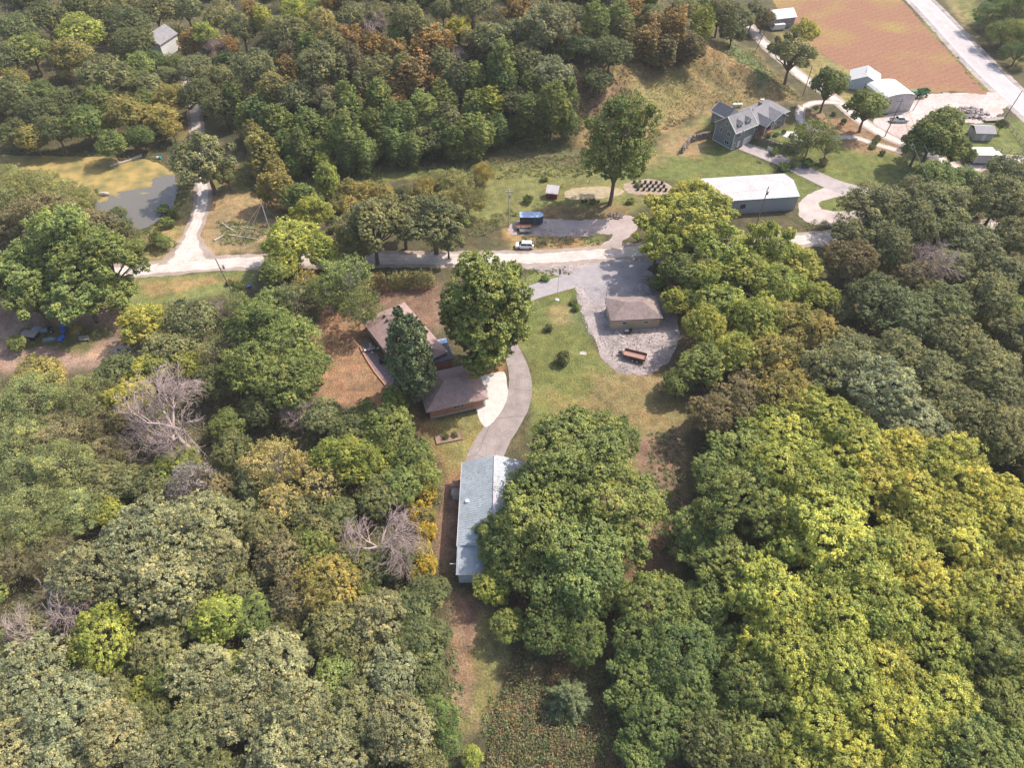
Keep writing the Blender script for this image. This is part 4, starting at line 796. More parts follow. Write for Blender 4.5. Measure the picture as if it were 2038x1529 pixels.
window(gh, (0, 2.2, 1.6), 1.5, 1.0, 'x-', 2); window(gh, (0, 2.2, 4.2), 1.1, 1.3, 'x-', 2); window(gh, (0, 5.2, 4.2), .6, 1.3, 'x-', 1); window(gh, (0, 3.7, 6.7), 1.1, 1.1, 'x-', 2)
window(gh, (2.2, 0, 4.1), 1.3, 1.1, 'y-', 2); window(gh, (4.6, 0, 4.1), .6, 1.0, 'y-'); window(gh, (.9, 0, 1.5), .8, .9, 'y-')
MB().box(2.1, 3.1, -.07, .0, 0, 2.2).build('side_door', M['offwhite'], gh)
gd = MB().box(4.6, 8.0, -.06, .0, 0, 2.4).build('garage_door', M['white'], gh)
for z in (.6, 1.2, 1.8): MB().box(4.65, 7.95, -.075, -.06, z - .02, z + .02).build('panel_line', M['offwhite'], gd)
for x in (2.4, 5.9):                                          # dormers on the front slope
    z0 = E1 + .35; y0 = .75; d = MB().prism([(x - .85, z0), (x + .85, z0), (x + .85, z0 + 1.15), (x, z0 + 1.85), (x - .85, z0 + 1.15)], 'y', y0, y0 + 2.4).build('dormer', M['siding_grey'], gh)
    gable_roof(y0 - .25, y0 + 2.7, x - 1.1, x + 1.1, z0 + 1.05, .9, .12, 'y').build('dormer_roof', M['shingle_grey'], d)
    t2 = MB(); trim_verge(t2, y0 - .3, x - 1.1, x + 1.1, z0 + 1.05, .9, .1, .18, 'y'); t2.build('dormer_trim', M['white'], d); window(d, (x, y0, z0 + .75), .8, .7, 'y-', 2)
pg = MB().prism([(1.2, E1 - .9), (3.4, E1 - .9), (2.3, E1 + .1)], 'y', -.75, -.45).build('small_gable', M['siding_grey'], gh)
t2 = MB(); trim_verge(t2, -.78, 1.2, 3.4, E1 - .9, 1.0, .1, .14, 'y'); t2.build('gable_trim', M['white'], pg)
# back left wing
MB().prism([(4.2, 0), (9.6, 0), (9.6, E1), (6.9, E1 + 1.9), (4.2, E1)], 'y', 2.5, 13.0).build('wall', M['siding_grey'], gh)
rw = MB(); gable_roof(7.5, 13.4, 3.7, 10.1, E1 - .1, 2.0, .15, 'y', mb=rw); rw.build('roof', M['shingle_dark'], gh)
t2 = MB(); trim_verge(t2, 13.45, 3.7, 10.1, E1 - .05, 2.0, .1, .2, 'y'); t2.beam((3.65, 7.5, E1), (3.65, 13.4, E1), .1, .2); t2.box(4.12, 4.3, 12.85, 13.05, 0, E1); t2.build('trim', M['white'], gh)
window(gh, (4.2, 11, 4.3), .9, 1.3, 'x-', 2)
# main single storey house on the terrace
z0 = 2.5; E2 = z0 + 2.7
MB().prism([(.5, z0 - .5), (8.5, z0 - .5), (8.5, E2), (.5, E2)], 'x', L1 - .2, 23).build('wall', M['siding_grey'], gh)
rm = hip_roof(L1 - .6, 23.6, -.1, 9.1, E2, 2.3, 3.5, .16); rm.build('roof', M['shingle_grey'], gh)
MB().prism([(14.6, z0 - .5), (20.4, z0 - .5), (20.4, E2), (14.6, E2)], 'y', -1.3, 1.0).build('wall', M['siding_grey'], gh)
gable_roof(-1.8, 4.6, 14.1, 20.9, E2, 1.8, .16, 'y').build('roof', M['shingle_grey'], gh)
wg = MB().prism([(14.9, E2), (20.1, E2), (17.5, E2 + 1.6)], 'y', -1.25, -1.1).build('gable', M['siding_grey'], gh)
t2 = MB(); trim_verge(t2, -1.86, 14.1, 20.9, E2 + .05, 1.8, .1, .2, 'y'); t2.box(14.5, 14.7, -1.38, -1.2, z0, E2).box(20.3, 20.5, -1.38, -1.2, z0, E2).beam((20.9, -.15, E2 + .1), (23.6, -.15, E2 + .1), .1, .2).build('trim', M['white'], gh)
window(gh, (17.5, -1.3, z0 + 1.5), 1.6, 1.2, 'y-', 2); window(gh, (21.8, .5, z0 + 1.5), .9, 1.1, 'y-', 2)
# porch
MB().box(9.2, 14.3, -2.6, .5, z0 - .5, z0 + .35).build('porch_floor', M['brick'], gh)
gable_roof(-2.7, 3.6, 10.0, 14.2, E2 - .1, 1.7, .14, 'y').build('porch_roof', M['shingle_grey'], gh)
t2 = MB(); trim_verge(t2, -2.78, 10.0, 14.2, E2 - .05, 1.7, .12, .2, 'y')
for x in (10.3, 13.9): t2.box(x - .12, x + .12, -2.5, -2.26, z0 + .35, E2 - .1)
t2.beam((10.6, -2.75, E2 + .35), (13.6, -2.75, E2 + .35), .1, .12); t2.build('porch_trim', M['white'], gh)
MB().box(11.6, 12.6, .4, .5, z0 + .35, z0 + 2.5).build('front_door', M['door_red'], gh); window(gh, (9.8, .5, z0 + 1.6), .8, 1.2, 'y-')
MB().box(15.5, 16.3, 5.2, 6.0, E2 + 1.2, E2 + 2.9).build('chimney', M['stone'], gh)
# retaining walls of stacked stone
def stone_wall(pts, h_, lab, w_=.7):
    mb = MB()
    for a_, b_ in zip(pts[:-1], pts[1:]):
        a_ = Vector(a_[:2] + (0,)); b_ = Vector(b_[:2] + (0,)); n = max(1, int((b_ - a_).length / .6)); z = min(gz(a_.x, a_.y), gz(b_.x, b_.y))
        for k in range(n):
            for r in range(int(h_ / .42) + 1):
                c = a_ + (b_ - a_) * ((k + random.random() * .7) / n); mb.blob((c.x + random.uniform(-.1, .1), c.y + r * .06, r * .42 + .1), (random.uniform(.35, .6), w_ * .6, .3), 1, .2)
    return tag(mb.build('retaining_wall', M['stone']), lab, 'wall')
stone_wall([tuple(G(*q)) for q in [(1496, 274), (1520, 281), (1545, 288), (1568, 296), (1590, 303)]], 2.2, 'rough stone retaining wall running right of the grey house garage down to the tree')
stone_wall([tuple(G(*q)) for q in [(1411, 274), (1392, 278), (1372, 284), (1364, 296), (1356, 306)]], 2.0, 'curved stone retaining wall left of the grey house')
pt_ = empty('propane_tank', G(1466, 213), R_(5), 'long pale green propane tank on the slope behind the grey house', 'tank')
MB().tube((-1.3, 0, .75), (1.3, 0, .75), .5, .5, 14, False).blob((-1.3, 0, .75), (.42, .5, .5), 2, 0).blob((1.3, 0, .75), (.42, .5, .5), 2, 0).build('tank', M['propane'], pt_, True)
MB().box(-.9, -.7, -.35, .35, 0, .35).box(.7, .9, -.35, .35, 0, .35).build('support', M['foundation'], pt_); MB().tube((0, 0, 1.2), (0, 0, 1.42), .14).build('valve_cover', M['propane'], pt_)
ac = empty('utility_box', G(1516, 203), R_(5), 'pale utility box behind the grey house right of the propane tank', 'box'); MB().box(-.6, .6, -.4, .4, 0, .9).build('cabinet', M['offwhite'], ac); MB().box(-.65, .65, -.45, .45, .9, .97).build('lid', M['offwhite'], ac)
bk = empty('basketball_hoop', G(1529, 316), R_(215), 'basketball hoop on a thin pole at the edge of the pale driveway', 'basketball hoop')
MB().tube((0, 0, 0), (0, 0, 3.3), .06, .05, 8).beam((0, 0, 3.2), (.7, 0, 3.3), .06, .06).build('pole', M['steel'], bk); MB().box(.7, .76, -.8, .8, 2.9, 3.9).build('backboard', M['white'], bk)
mb = MB()
for k in range(12):
    a_, b_ = k * .5236, (k + 1) * .5236; mb.tube((1.0 + .23 * math.cos(a_), .23 * math.sin(a_), 3.05), (1.0 + .23 * math.cos(b_), .23 * math.sin(b_), 3.05), .015, .015, 4)
mb.build('rim', M['lamp'], bk)

# poles and wires --------------------------------------------------
def upole(px, py, h_, lab, name='utility_pole', cross=1, trans=False, m_=M['pole'], r=.15, lean=(0, 0), rz=0):
    c = empty(name, G(px, py), rz, lab, 'pole' if name == 'utility_pole' else 'post'); MB().tube((0, 0, -.2), (lean[0], lean[1], h_), r, r * .7, 10).build('pole', m_, c)
    if cross:
        MB().box(-1.0, 1.0, -.06, .06, h_ - .7, h_ - .55).build('crossarm', m_, c)
        for x in (-.9, 0, .9): MB().tube((x, 0, h_ - .55), (x, 0, h_ - .35), .05, .03, 6).build('insulator', M['offwhite'], c)
    if trans: MB().tube((.32, -.2, h_ - 2.3), (.32, -.2, h_ - 1.4), .22, .22, 10).build('transformer', M['steel'], c)
    return c
upole(466, 590, 10.5, 'tall grey utility pole beside the left gravel road with a leaning top', cross=0, trans=True, m_=M['pole'], lean=(-1.0, .3))
upole(538, 462, 8.6, 'bare utility pole with long guy wires right of the log pile', cross=0, m_=M['pole_pale'])
upole(1013, 448, 10.5, 'pale utility pole with a small transformer standing left of the cargo trailer', cross=1, trans=True, m_=M['pole_pale'])
upole(1500, 465, 13.5, 'dark utility pole with a transformer in front of the big white roofed barn', trans=True, rz=R_(60))
upole(1502, 104, 7.5, 'leaning dark utility pole beside the upper gravel road', cross=0, lean=(1.8, .2))
upole(1598, 190, 9.5, 'dark pole standing behind the grey house by the upper road', cross=0)
upole(1761, 271, 11.5, 'dark utility pole leaning right at the farmyard edge', cross=1, lean=(.6, .2))
upole(1817, 219, 5.5, 'short leaning dark post at the mouth of the farmyard', 'light_post', 0, lean=(1.0, .4), r=.12)
upole(1991, 248, 10.5, 'tall dark pole at the highway end of the farmyard', cross=0, lean=(1.2, .5))
upole(1712, 172, 6, 'thin pole on the left in front of the blue shed', cross=0, r=.09); upole(1727, 172, 6.2, 'thin pole on the right in front of the blue shed', cross=0, r=.09)
def wire(name, a_, b_, sag, r, lab):
    mb = MB(); a_ = Vector(a_); b_ = Vector(b_); prev = a_
    for k in range(1, 17):
        s = k / 16; q_ = a_.lerp(b_, s); q_.z -= sag * 4 * s * (1 - s); mb.tube(prev, q_, r, r, 4, False); prev = q_
    return tag(mb.build(name, M['wood_grey']), lab, 'wire')
t1 = G(538, 462) + Vector((0, 0, 8.4))
for q_, l in (((500, 462), 'shorter guy wire running down left of the bare pole by the logs'), ((478, 512), 'longer guy wire running down to the road from the bare pole by the logs')): wire('guy_wire', t1, G(*q_), 0, .035, l)
wire('power_line', G(466, 590) + Vector((-1, .3, 10)), t1, .6, .02, 'thin power line between the two poles by the left gravel road')
t2_ = G(1013, 448) + Vector((0, 0, 9.8)); t3 = G(1500, 465) + Vector((0, 0, 12.8))
wire('power_line', t2_, t3, 1.6, .02, 'thin power line crossing above the garden towards the white barn'); wire('power_line', t1, t2_, 1.5, .02, 'thin power line over the trees from the bare pole to the pale pole')
wire('power_line', t3, G(2100, 400) + Vector((0, 0, 10)), 1.5, .02, 'thin power line leading right from the pole at the white barn')
t4 = G(1761, 271) + Vector((.5, .2, 10.8))
wire('power_line', t4 + Vector((-.8, 0, 0)), G(1845, 475) + Vector((-1, 0, 10)), 1.2, .05, 'left of two pale cables sagging from the farmyard pole'); wire('power_line', t4 + Vector((.8, 0, 0)), G(1865, 475) + Vector((1.2, 0, 10)), 1.2, .05, 'right of two pale cables sagging from the farmyard pole')

# fences -----------------------------------------------------------
def fence(pts, lab, h_=1.2, gap=3, m_=M['wood_grey'], rails=(.5, 1.0), name='fence'):
    c = empty(name, (0, 0, 0), 0, lab, 'fence'); P = [Vector(tuple(G(*q)[:2]) + (0,)) for q in pts]; rl = MB()
    for a_, b_ in zip(P[:-1], P[1:]):
        n = max(1, round((b_ - a_).length / gap))
        for k in range(n):
            u, v = a_.lerp(b_, k / n), a_.lerp(b_, (k + 1) / n); zu, zv = gz(u.x, u.y), gz(v.x, v.y)
            MB().box(u.x - .07, u.x + .07, u.y - .07, u.y + .07, zu - .1, zu + h_).build('post', m_, c)
            for r in rails: rl.beam((u.x, u.y, zu + r), (v.x, v.y, zv + r), .06, .1)
    rl.build('rail', m_, c); return c
fence([(2000, 240), (2015, 262), (2036, 290), (2060, 318)], 'wooden paddock fence slanting down at the right edge near the highway')
fence([(1975, 300), (2010, 303), (2060, 306)], 'low pale board fence above the side road at the right edge', 1.1)
fence([(1118, 372), (1145, 366), (1200, 360)], 'thin wire fence behind the vegetable bed by the coop', 1.0, 4, M['wood_grey'], (.9,))
sw = empty('timber_frame', G(1056, 291), R_(3), 'rustic timber swing frame standing at the foot of the wooded hill', 'frame')
MB().tube((-1.7, 0, 0), (-1.7, 0, 2.2), .1).build('post', M['wood_grey'], sw); MB().tube((1.7, 0, 0), (1.7, 0, 2.2), .1).build('post', M['wood_grey'], sw); MB().tube((-2.2, 0, 2.25), (2.2, 0, 2.25), .1).build('beam', M['wood_grey'], sw)

# logs, pond things, yard junk ------------------------------------
def log(px, py, L_, r, ang, lab, m_=M['log'], nm='log', group=None):
    c = G(px, py); mb = MB(); d = Vector((math.cos(R_(ang)), math.sin(R_(ang)), 0)) * L_ / 2; c.z += r * .8
    mb.tube(c - d, c, r, r * .9, 8).tube(c, c + d + Vector((0, 0, .1)), r * .9, r * .7, 8)
    for k in range(2): u = random.uniform(-.6, .6); s_ = Vector((-d.y, d.x, L_ * .25)).normalized() * L_ * .18; mb.tube(c + d * u, c + d * u + s_, r * .4, r * .15, 5)
    return tag(mb.build(nm, m_), lab, 'log', group)
for a_ in ((453, 452, 5, .17, -40, 'pale cut log, leftmost of the crossed logs at the top of the weedy pile'), (460, 458, 4.5, .15, -38, 'pale cut log lying parallel beside the leftmost one on the weedy pile'), (472, 454, 3, .13, -20, 'short pale log at the top middle of the weedy pile'),
           (498, 455, 4, .16, -15, 'pale log at the upper right of the weedy pile below the guy wires'), (484, 473, 8, .18, -14, 'long pale log across the bottom right of the weedy pile'), (437, 474, 3, .2, 50, 'short thick log at the lower left of the weedy pile')): log(*a_, group='logs on the weedy pile')
log(252, 322, 9, .28, 38, 'bleached fallen tree trunk leaning from the bank into the algae pond', nm='fallen_log'); log(262, 316, 7, .18, 46, 'thinner bleached branch beside the fallen trunk in the pond', nm='fallen_log')
rk = MB(); c = G(208, 388); rk.blob((c.x, c.y, .35), (1.5, .7, .6), 2, .12); tag(rk.build('rock', M['rock']), 'large pale rock standing in the pond by the algae', 'rock')
bo = empty('plastic_drum', G(317, 316), 0, 'white and teal plastic drum lying on the pond bank', 'drum'); MB().tube((-.6, 0, .4), (.1, 0, .4), .4, .4, 12).build('drum', M['white'], bo); MB().tube((.1, 0, .4), (.6, 0, .4), .41, .41, 12).build('teal_end', mat('teal', (.03, .3, .33)), bo)
t_ = empty('covered_wagon', G(64, 672), R_(-6), 'small dark two wheeled trailer with a grey tarp lid in the left yard', 'trailer')
MB().box(-1.5, 1.5, -.9, .9, .4, 1.1).build('body', M['black'], t_); MB().prism([(-1.0, 1.1), (1.0, 1.1), (.95, 1.25), (0, 1.4), (-.95, 1.25)], 'x', -1.6, 1.6).build('cover', M['wood_grey'], t_)
for y in (-1, 1): wheel(t_, 0, y, .4)
t_ = empty('covered_car', G(78, 662), R_(20), 'dark rounded machine under a tarp just behind the small covered trailer', 'machine'); MB().blob((0, 0, .8), (1.2, .9, .9), 2, .1).build('cover', M['tarp'], t_); MB().box(-1, 1, -.7, .7, 0, .4).build('base', M['black'], t_)
t_ = empty('garden_tractor', G(96, 662), R_(30), 'dark small tractor with metal parts in the left yard', 'tractor')
MB().box(-1.1, .2, -.4, .4, .5, 1.1).build('hood', M['tarp'], t_); MB().box(.4, .9, -.35, .35, .7, .85).box(.85, .95, -.35, .35, .85, 1.3).build('seat', M['black'], t_)
for x, r in ((-.8, .35), (.7, .5)):
    for y in (-.6, .6): wheel(t_, x, y, r, .25)
t_ = empty('small_boat', G(97, 676), R_(18), 'little upturned grey boat in front of the small tractor', 'boat'); MB().add([(-1.2, -.45, 0), (1.0, -.5, 0), (1.5, 0, 0), (1.0, .5, 0), (-1.2, .45, 0), (-1.0, -.25, .45), (.8, -.28, .45), (1.05, 0, .4), (.8, .28, .45), (-1.0, .25, .45)], [(0, 1, 6, 5), (1, 2, 7, 6), (2, 3, 8, 7), (3, 4, 9, 8), (4, 0, 5, 9), (5, 6, 7, 8, 9), (4, 3, 2, 1, 0)]).build('hull', M['tarp'], t_)
t_ = empty('blue_canopy', G(131, 662), R_(10), 'bright blue upright tarp hung on a frame under the big tree', 'tarp')
MB().prism([(-.7, .5), (.7, .6), (.6, 1.9), (-.6, 2.0)], 'x', -.25, .25).build('tarp', M['blue'], t_); MB().box(-.05, .05, -.65, -.55, 0, 2).box(-.05, .05, .55, .65, 0, 2).build('frame', M['black'], t_)
t_ = empty('blue_tarp', G(123, 673), 0, 'crumpled dark blue tarp on the ground below the upright blue tarp', 'tarp'); MB().blob((0, 0, .2), (.7, 1.1, .35), 2, .25).build('sheet', M['blue'], t_)
t_ = empty('barrel', G(156, 664), 0, 'small blue and white barrel right of the blue tarps', 'barrel'); MB().tube((0, 0, 0), (0, 0, .8), .35, .35, 12).build('drum', mat('pale_blue', (.25, .4, .62)), t_); MB().tube((0, 0, .8), (0, 0, .86), .37, .37, 12).build('lid', M['white'], t_)
t_ = empty('wooden_bench', G(169, 678), R_(8), 'weathered plank bench beside the dirt track in the left yard', 'bench'); MB().box(-1, 1, -.3, .2, .45, .52).build('seat', M['wood_grey'], t_); MB().box(-1, 1, .2, .27, .6, 1.1).build('backrest', M['wood_grey'], t_)
for x in (-.85, .85): MB().box(x - .05, x + .05, -.25, .2, 0, .45).build('leg', M['wood_grey'], t_)
rubble(244, 700, 46, 1.9, .42, M['rock'], 'heap of white rocks at the end of the dirt track', 'rocks', 'rock_pile', .7); rubble(243, 708, 20, 1.6, .25, M['brick'], 'low scatter of red brick pieces below the white rocks', 'bricks', 'brick_pile', .2)
t_ = empty('blue_bucket', G(497, 573), 0, 'small blue bucket in the brush right of the leaning utility pole', 'bucket'); MB().tube((0, 0, 0), (0, 0, .7), .35, .45, 12).build('bucket', mat('bucket_blue', (.12, .18, .6)), t_); MB().tube((-.3, 0, .72), (.3, 0, .95), .02, .02, 4).build('handle', M['steel'], t_)
# vegetable bed and tomato cages
patch('vegetable_bed', [(1122, 381), (1150, 373), (1200, 371), (1240, 378), (1230, 390), (1180, 396), (1130, 396)], mat('bed', (.36, .29, .18), var=.3, scale=.8, fine=(3, .25)), .02, .2)
patch('tilled_garden', [(1240, 366), (1290, 356), (1330, 366), (1335, 384), (1290, 388), (1250, 384)], mat('tilled', (.33, .25, .19), var=.3, scale=.8), .026, .2)
cg = None
for r in range(3):
    for k in range(6):
        c = G(1262 + k * 11 + r * 4, 364 + r * 7 + k * .4)
        lab = '%s black planting tub in the %s row of the tilled garden' % (['leftmost', 'second', 'third', 'fourth', 'fifth', 'rightmost'][k], ['far', 'middle', 'near'][r])
        if cg is None: cg = tag(MB().tube((0, 0, 0), (0, 0, .75), .32, .42, 10).tube((0, 0, .75), (0, 0, .78), .36, .36, 10).build('planting_tub', M['black']), lab, 'tub', 'black tubs in the tilled garden'); o = cg
        else: o = cg.copy(); col.objects.link(o); o['label'] = lab
        o.location = c
for i, (x, y, lab) in enumerate(((1159, 402, 'left black bucket on the bank below the vegetable bed'), (1166, 401, 'right black bucket on the bank below the vegetable bed'), (1191, 403, 'dark bucket near the twin trunks below the vegetable bed'))):
    tag(MB().tube((0, 0, 0), (0, 0, .6), .3, .38, 10).build('bucket', M['black']), lab, 'bucket').location = G(x, y)

# ---------------------------------------------------------------- trees: prototypes with a limbed trunk and a crown of leaf sprays
def unit(v): return v / (np.linalg.norm(v, axis=-1, keepdims=True) + 1e-9)
def sprays(C, Nn, size, asp, var, rs, curl=.25):
    """leaf sprays: C centres, Nn normals -> quads bent a little about their long axis"""
    n = len(C); r = unit(rs.normal(size=(n, 3))); T = unit(np.cross(Nn, r)); B = np.cross(Nn, T); s_ = (size * rs.uniform(.55, 1.35, n))[:, None]
    p = np.stack([C - T * s_ * .5, C - B * s_ * asp * .5 + Nn * s_ * curl * rs.uniform(-1, 1, (n, 1)), C + T * s_ * .5, C + B * s_ * asp * .5 + Nn * s_ * curl * rs.uniform(-1, 1, (n, 1))], 1)
    return p.reshape(-1, 3)
def fib(n, rs):
    i = np.arange(n) + .5; z = 1 - 2 * i / n; ph = i * 2.39996 + rs.uniform(0, 6.28); r = np.sqrt(1 - z * z)
    return unit(np.stack([r * np.cos(ph), r * np.sin(ph), z], 1) + rs.normal(size=(n, 3)) * .16)
def crown_mesh(name, seed, R, hc, vert, nl, lr, ns, nlf, size, mat_, lo=-.35, asp=.62, up=.45, rnd=.6, droop=0, irregular=.2, cone=0, sparse=0, subr=.30, outw=.6, lz=.85, core=.38):
    rs = np.random.RandomState(seed); D = fib(int(nl * 2 / (1 - lo)), rs); D = D[D[:, 2] > lo][:nl + 4]
    LC = []; LR = []
    for d in D:
        r = lr * R * rs.choice([.55, .75, .95, 1.15, 1.35]) * rs.uniform(.85, 1.15); k = (R - r * .8) * rs.uniform(1 - irregular, 1 + irregular * .6)
        c = d * k * np.array([1, 1, vert / R])
        if cone: f = 1 - cone * (c[2] + vert) / (2 * vert); c[:2] *= f * 1.15; r *= max(.45, f * 1.2)
        LC.append(c); LR.append(r)
    for k in range(max(2, nl // 6)): LC.append(rs.normal(size=3) * R * .22 * np.array([1, 1, .8]) + np.array([0, 0, vert * .25])); LR.append(lr * R * 1.2)
    LC = np.array(LC); LR = np.array(LR); P = []; Nn = []; VA = []
    for i, (c, r) in enumerate(zip(LC, LR)):
        d = fib(ns, rs); d = d[rs.rand(len(d)) > sparse]; dn = np.sin(d @ rs.normal(size=(3, 4)) * 2.6 + rs.uniform(0, 6, 4)).mean(1, keepdims=True) * .38
        q_ = c + d * r * (rs.uniform(.66, 1.12, (len(d), 1)) + dn) * np.array([1, 1, lz])
        dist = np.linalg.norm(q_[:, None] - LC[None], axis=2) / LR[None]; dist[:, i] = 9
        e = np.linalg.norm(q_ / np.array([R, R, vert]), axis=1)
        keep = (dist.min(1) > .72) & (e > core); q_ = q_[keep]; d = d[keep]; out = unit(d + .5 * unit(q_))
        lv = rs.normal() * .15
        for p_, o_ in zip(q_, out):
            n = int(nlf * rs.uniform(.6, 1.4)); sr = subr * r * rs.uniform(.7, 1.3); u = unit(rs.normal(size=(n, 3))); rad = sr * rs.uniform(.3, 1.0, (n, 1)) ** .7
            pts = p_ + u * rad * np.array([1, 1, .55])
            if droop: pts[:, 2] -= droop * rs.rand(n) ** 2 * sr * 3
            P.append(pts); Nn.append(unit(u * .5 + o_ * outw + np.array([0, 0, up]) + rs.normal(size=(n, 3)) * rnd)); sv = rs.normal() * .09
            VA.append(.5 + lv + sv + rs.normal(size=n) * .16)
    for _ in range(int(nl * 5)):                                # twigs reaching out past the lobes
        i = rs.randint(len(LC)); d = unit(rs.normal(size=3) + np.array([0, 0, .35])); c = LC[i] + d * LR[i] * rs.uniform(1.1, 1.38)
        n = int(nlf * .5); P.append(c + rs.normal(size=(n, 3)) * LR[i] * np.array([.09, .09, .06]) - d * rs.uniform(0, .35, (n, 1)) * LR[i]); Nn.append(unit(rs.normal(size=(n, 3)) * .6 + np.array([0, 0, .8]))); VA.append(.55 + rs.normal(size=n) * .16)
    P = np.concatenate(P); Nn = np.concatenate(Nn); VA = np.clip(np.concatenate(VA), 0, 1)
    P[:, 2] += hc
    ok = P[:, 2] > .25; P = P[ok]; Nn = Nn[ok]; VA = VA[ok]
    V = sprays(P, Nn, size, asp, VA, rs); m = npmesh(name, V, 4, mat_, VA)
    return m, [(c + np.array([0, 0, hc]), r) for c, r in zip(LC, LR)]
def limb(mb, a, b, r0, r1, rs, n=4, wob=.12, sides=6):
    a = Vector(a); b = Vector(b); L_ = (b - a).length; prev = a; pr = r0
    for k in range(1, n + 1):
        s = k / n; q_ = a.lerp(b, s); q_.z += L_ * .10 * math.sin(s * math.pi)
        if k < n: q_ += Vector(rs.normal(size=3)) * L_ * wob / n
        rr = r0 + (r1 - r0) * s; mb.tube(prev, q_, pr, rr, sides, False); prev = q_; pr = rr
def trunk_mesh(name, seed, lobes, r0, fork, mat_, lean=(0, 0), stems=1, maxl=16):
    rs = np.random.RandomState(seed); mb = MB(); F = []
    for s_ in range(stems):
        a_ = s_ * 6.28 / max(1, stems); base = Vector((math.cos(a_) * .5 * (stems > 1), math.sin(a_) * .5 * (stems > 1), -.3)); top = Vector((lean[0] + math.cos(a_) * 1.6 * (stems > 1), lean[1] + math.sin(a_) * 1.6 * (stems > 1), fork))
        mb.tube(base, base + Vector((0, 0, .6)), r0 * 1.6, r0 * 1.1, 9, False); limb(mb, base + Vector((0, 0, .6)), top, r0 * 1.1, r0 * .75, rs, 3, .05, 9); F.append(top)
    for c, r in lobes[:maxl]:
        f = min(F, key=lambda t: (t - Vector(c)).length); mid = f.lerp(Vector(c), .55); limb(mb, f, c, r0 * .5, r0 * .12, rs, 4, .2)
        for k in range(3): e = Vector(c) + Vector(rs.normal(size=3)) * float(r) * .55; limb(mb, mid.lerp(Vector(c), .3 * k), e, r0 * .16, r0 * .04, rs, 3, .2, 4)
    m = bpy.data.meshes.new(name); m.from_pydata(mb.v, [], mb.f); m.materials.append(mat_); m.shade_smooth(); return m
def bare_mesh(name, seed, R, h, mat_, depth=5, kids=(6, 5, 4, 4, 3)):
    rs = np.random.RandomState(seed); mb = MB()
    def grow(p_, d, L_, r, lv):
        d2 = (d + Vector(rs.normal(size=3)) * .16).normalized(); q_ = p_ + d2 * L_ * .5; d3 = (d2 + Vector(rs.normal(size=3)) * .2 + Vector((0, 0, .06))).normalized(); e = q_ + d3 * L_ * .5
        n = 8 if lv == 0 else (5 if lv < 2 else 3); r = max(r, .018); mb.tube(p_, q_, r, r * .8, n, False); mb.tube(q_, e, r * .8, r * .55, n, False)
        if lv >= depth: return
        for k in range(kids[min(lv, len(kids) - 1)]):
            a_ = k * 2.4 + rs.uniform(0, 1.5); s_ = rs.uniform(.45, 1.0) if lv else rs.uniform(.75, 1.0)
            ax = d3.cross(Vector((math.cos(a_), math.sin(a_), .3))).normalized(); nd = (d3 * (.75 if lv else .55) + ax * rs.uniform(.5, 1.0)).normalized()
            if nd.z < -.1: nd.z *= .2
            grow(q_.lerp(e, s_ * 2 - 1) if s_ > .5 else p_.lerp(q_, s_ * 2), nd, L_ * rs.uniform(.58, .8), r * .5, lv + 1)
    grow(Vector((0, 0, -.2)), Vector((0, 0, 1)), h * .36, .36 * R / 6, 0)
    m = bpy.data.meshes.new(name); m.from_pydata(mb.v, [], mb.f); m.materials.append(mat_); m.shade_smooth(); return m
PROTO = {}
def proto(kind, seed, R, hc, vert, r0, fork, hcr=None, bark='bark', stems=1, leaf='leaf', trunkl=16, **kw):
    m, lobes = crown_mesh(kind + '_crown', seed, R, hc, vert, mat_=M[leaf], **kw)
    t_ = trunk_mesh(kind + '_trunk', seed + 5, lobes, r0, fork, M[bark], stems=stems, maxl=trunkl)
    PROTO.setdefault(kind, []).append(dict(crown=m, trunk=t_, R=R * 1.13, hc=hc + vert * .12))
for s_ in (1, 2, 3): proto('oak', s_, 6.2, 7.6, 4.4, .38, 3.2, nl=36, lr=.29, ns=66, nlf=34, size=.27, irregular=.24, subr=.22, rnd=.45)
for s_ in (11, 12, 13): proto('round', s_, 6.2, 7.8, 4.8, .34, 3.4, nl=26, lr=.33, ns=78, nlf=36, size=.27, irregular=.24, subr=.20, rnd=.4)
for s_ in (21, 22, 23): proto('walnut', s_, 7.0, 8.5, 5.0, .36, 4.0, nl=24, lr=.29, ns=88, nlf=38, size=.28, irregular=.30, subr=.20, rnd=.4)
for s_ in (31, 32, 33): proto('tall', s_, 4.2, 7.2, 6.0, .24, 3.0, nl=30, lr=.33, ns=48, nlf=34, size=.26, irregular=.36, cone=.40, subr=.26, rnd=.6, lo=-.8, lz=1.7)
for s_ in (45, 46, 47): proto('open', s_, 6.4, 8.2, 4.6, .42, 3.6, nl=22, lr=.245, ns=74, nlf=36, size=.27, irregular=.36, subr=.22, rnd=.45, lo=-.25, trunkl=26)
for s_ in (35, 36): proto('brush', s_, 3.6, 3.6, 3.2, .12, 1.2, nl=34, lr=.26, ns=36, nlf=28, size=.25, irregular=.42, subr=.3, rnd=.7, lo=-.4, lz=1.9)
proto('cotton', 41, 6.8, 10.0, 7.3, .38, 4.0, nl=46, lr=.25, ns=46, nlf=32, size=.29, irregular=.26, stems=2, lo=-.7, subr=.26)
proto('maple', 43, 5.6, 10.5, 8.6, .42, 3.6, nl=60, lr=.28, ns=56, nlf=32, size=.30, irregular=.26, lo=-.85, cone=.30, subr=.24)
for s_ in (51, 52): proto('feather', s_, 6.2, 5.6, 4.4, .3, 2.5, nl=30, lr=.32, ns=50, nlf=44, size=.24, asp=.35, irregular=.2, subr=.34, rnd=.8, up=.5, outw=.3)
